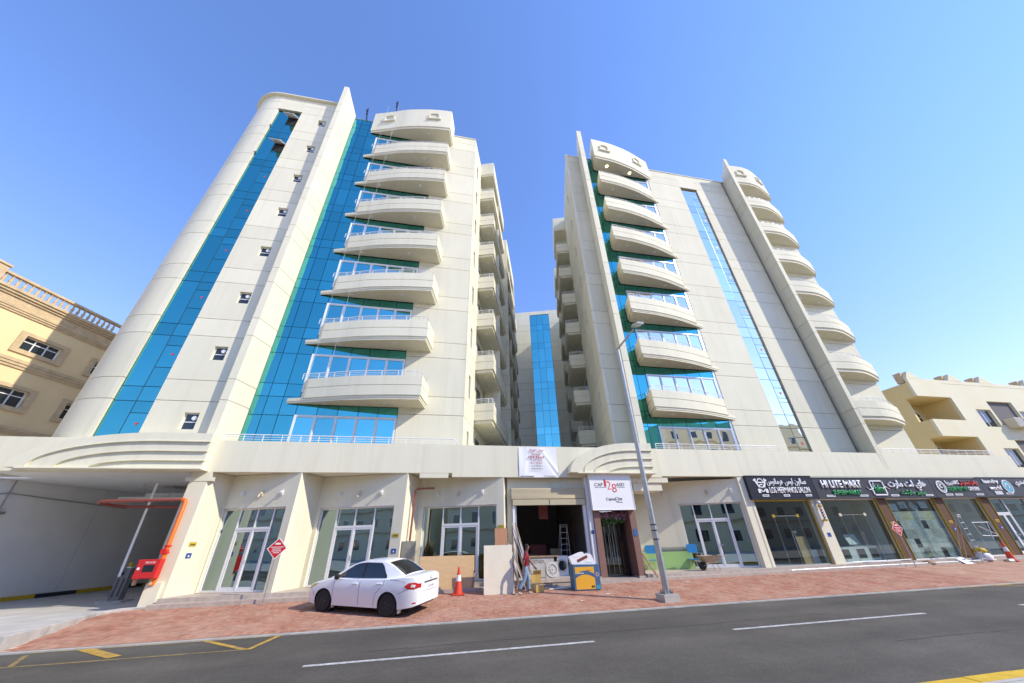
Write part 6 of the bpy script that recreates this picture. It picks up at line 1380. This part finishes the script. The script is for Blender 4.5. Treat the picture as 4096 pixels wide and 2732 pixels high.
E_ = [(0,1),(1,2),(2,3),(3,4),(4,5),(5,6),(2,7),(7,8),(8,9),(2,10),(10,11),(11,12),(0,13),(13,14),(14,15),(15,16),(0,17),(17,18),(18,19),(19,20)]
# palms and five fingers grown from each wrist
def add_hand(wi, w, d, side):
    w = Vector(w); d = Vector(d).normalized(); lat = d.cross(Vector((0,1,0))).normalized() if abs(d.y) < .9 else Vector((1,0,0)); nrm = d.cross(lat).normalized()
    V_.append((tuple(w+d*.065), (.034,.018))); pi = len(V_)-1; E_.append((wi, pi))
    for k, (off, ln) in enumerate(((-.030,.070),(-.010,.082),(.010,.078),(.028,.062))):
        a = w+d*.09+lat*off; V_.append((tuple(a+d*.02), .0095)); i1 = len(V_)-1; E_.append((pi, i1))
        V_.append((tuple(a+d*(.02+ln*.5)+nrm*.012*side), .009)); V_.append((tuple(a+d*(.02+ln*.9)+nrm*.035*side), .008)); E_.append((i1, i1+1)); E_.append((i1+1, i1+2))
    t = w+d*.035-lat*.035; V_.append((tuple(t), .011)); i1 = len(V_)-1; E_.append((pi, i1)); V_.append((tuple(t+d*.035-lat*.022), .0095)); V_.append((tuple(t+d*.06-lat*.025), .008)); E_.append((i1, i1+1)); E_.append((i1+1, i1+2))
add_hand(9, wrN, Vector(wrN)-Vector(elN), 1); add_hand(12, wrF, Vector(wrF)-Vector(elF), 1)
skin_mesh('body', 'skin', V_, E_, man)
skin_mesh('shirt', 'shirt', [((-.01,0,.74),(.175,.14)),((.01,0,1.0),(.165,.128)),(chest,(.185,.135)),((.065,.01,1.40),(.085,.075)),(shN,.082),((-.05,-.225,1.22),.07),((-.10,-.245,1.13),.062),(shF,.082),((.15,.215,1.23),.07),((.22,.23,1.15),.062)], [(0,1),(1,2),(2,3),(2,4),(4,5),(5,6),(2,7),(7,8),(8,9)], man)
skin_mesh('jeans', 'jeans', [((.01,0,1.05),(.14,.105)),((0,0,.88),(.16,.122)),(hipN,(.105,.105)),(knN,.082),((-.25,-.10,.25),.074),((-.32,-.10,.155),.078),(hipF,(.105,.105)),(knF,.082),((.135,.10,.28),.074),((.13,.10,.12),.078)], [(0,1),(1,2),(2,3),(3,4),(4,5),(1,6),(6,7),(7,8),(8,9)], man)
for p0, p1, p2 in (((-.36,-.10,.10),(-.30,-.10,.045),(-.20,-.10,.035)), ((.10,.10,.06),(.17,.10,.04),(.28,.10,.032))):
    skin_mesh('shoe', 'shoe', [(p0,(.045,.05)),(p1,(.048,.045)),(p2,(.042,.032))], [(0,1),(1,2)], man)
skin_mesh('hair', 'hair', [((.075,0,1.58),(.07,.05)),((.085,0,1.66),(.086,.095)),((.115,0,1.715),(.075,.085))], [(0,1),(1,2)], man)
for s_ in (-1, 1): MB(Matrix.Translation((.115, s_*.088, 1.60))).lathe([(.008,-.03),(.018,0),(.008,.03)], n=8).build('ear', 'skin', man, smooth=60)
MB().lathe([(.004,.0),(.014,.012),(.017,.03),(.006,.05)], (.198,0,1.575), 8).build('nose', 'skin', man, smooth=60)
MB().box(.172,.192,-.05,-.022,1.615,1.628).box(.172,.192,.022,.05,1.615,1.628).build('eyes', 'hair', man); MB().box(.176,.194,-.028,.028,1.545,1.555).build('mouth', 'maroon', man)
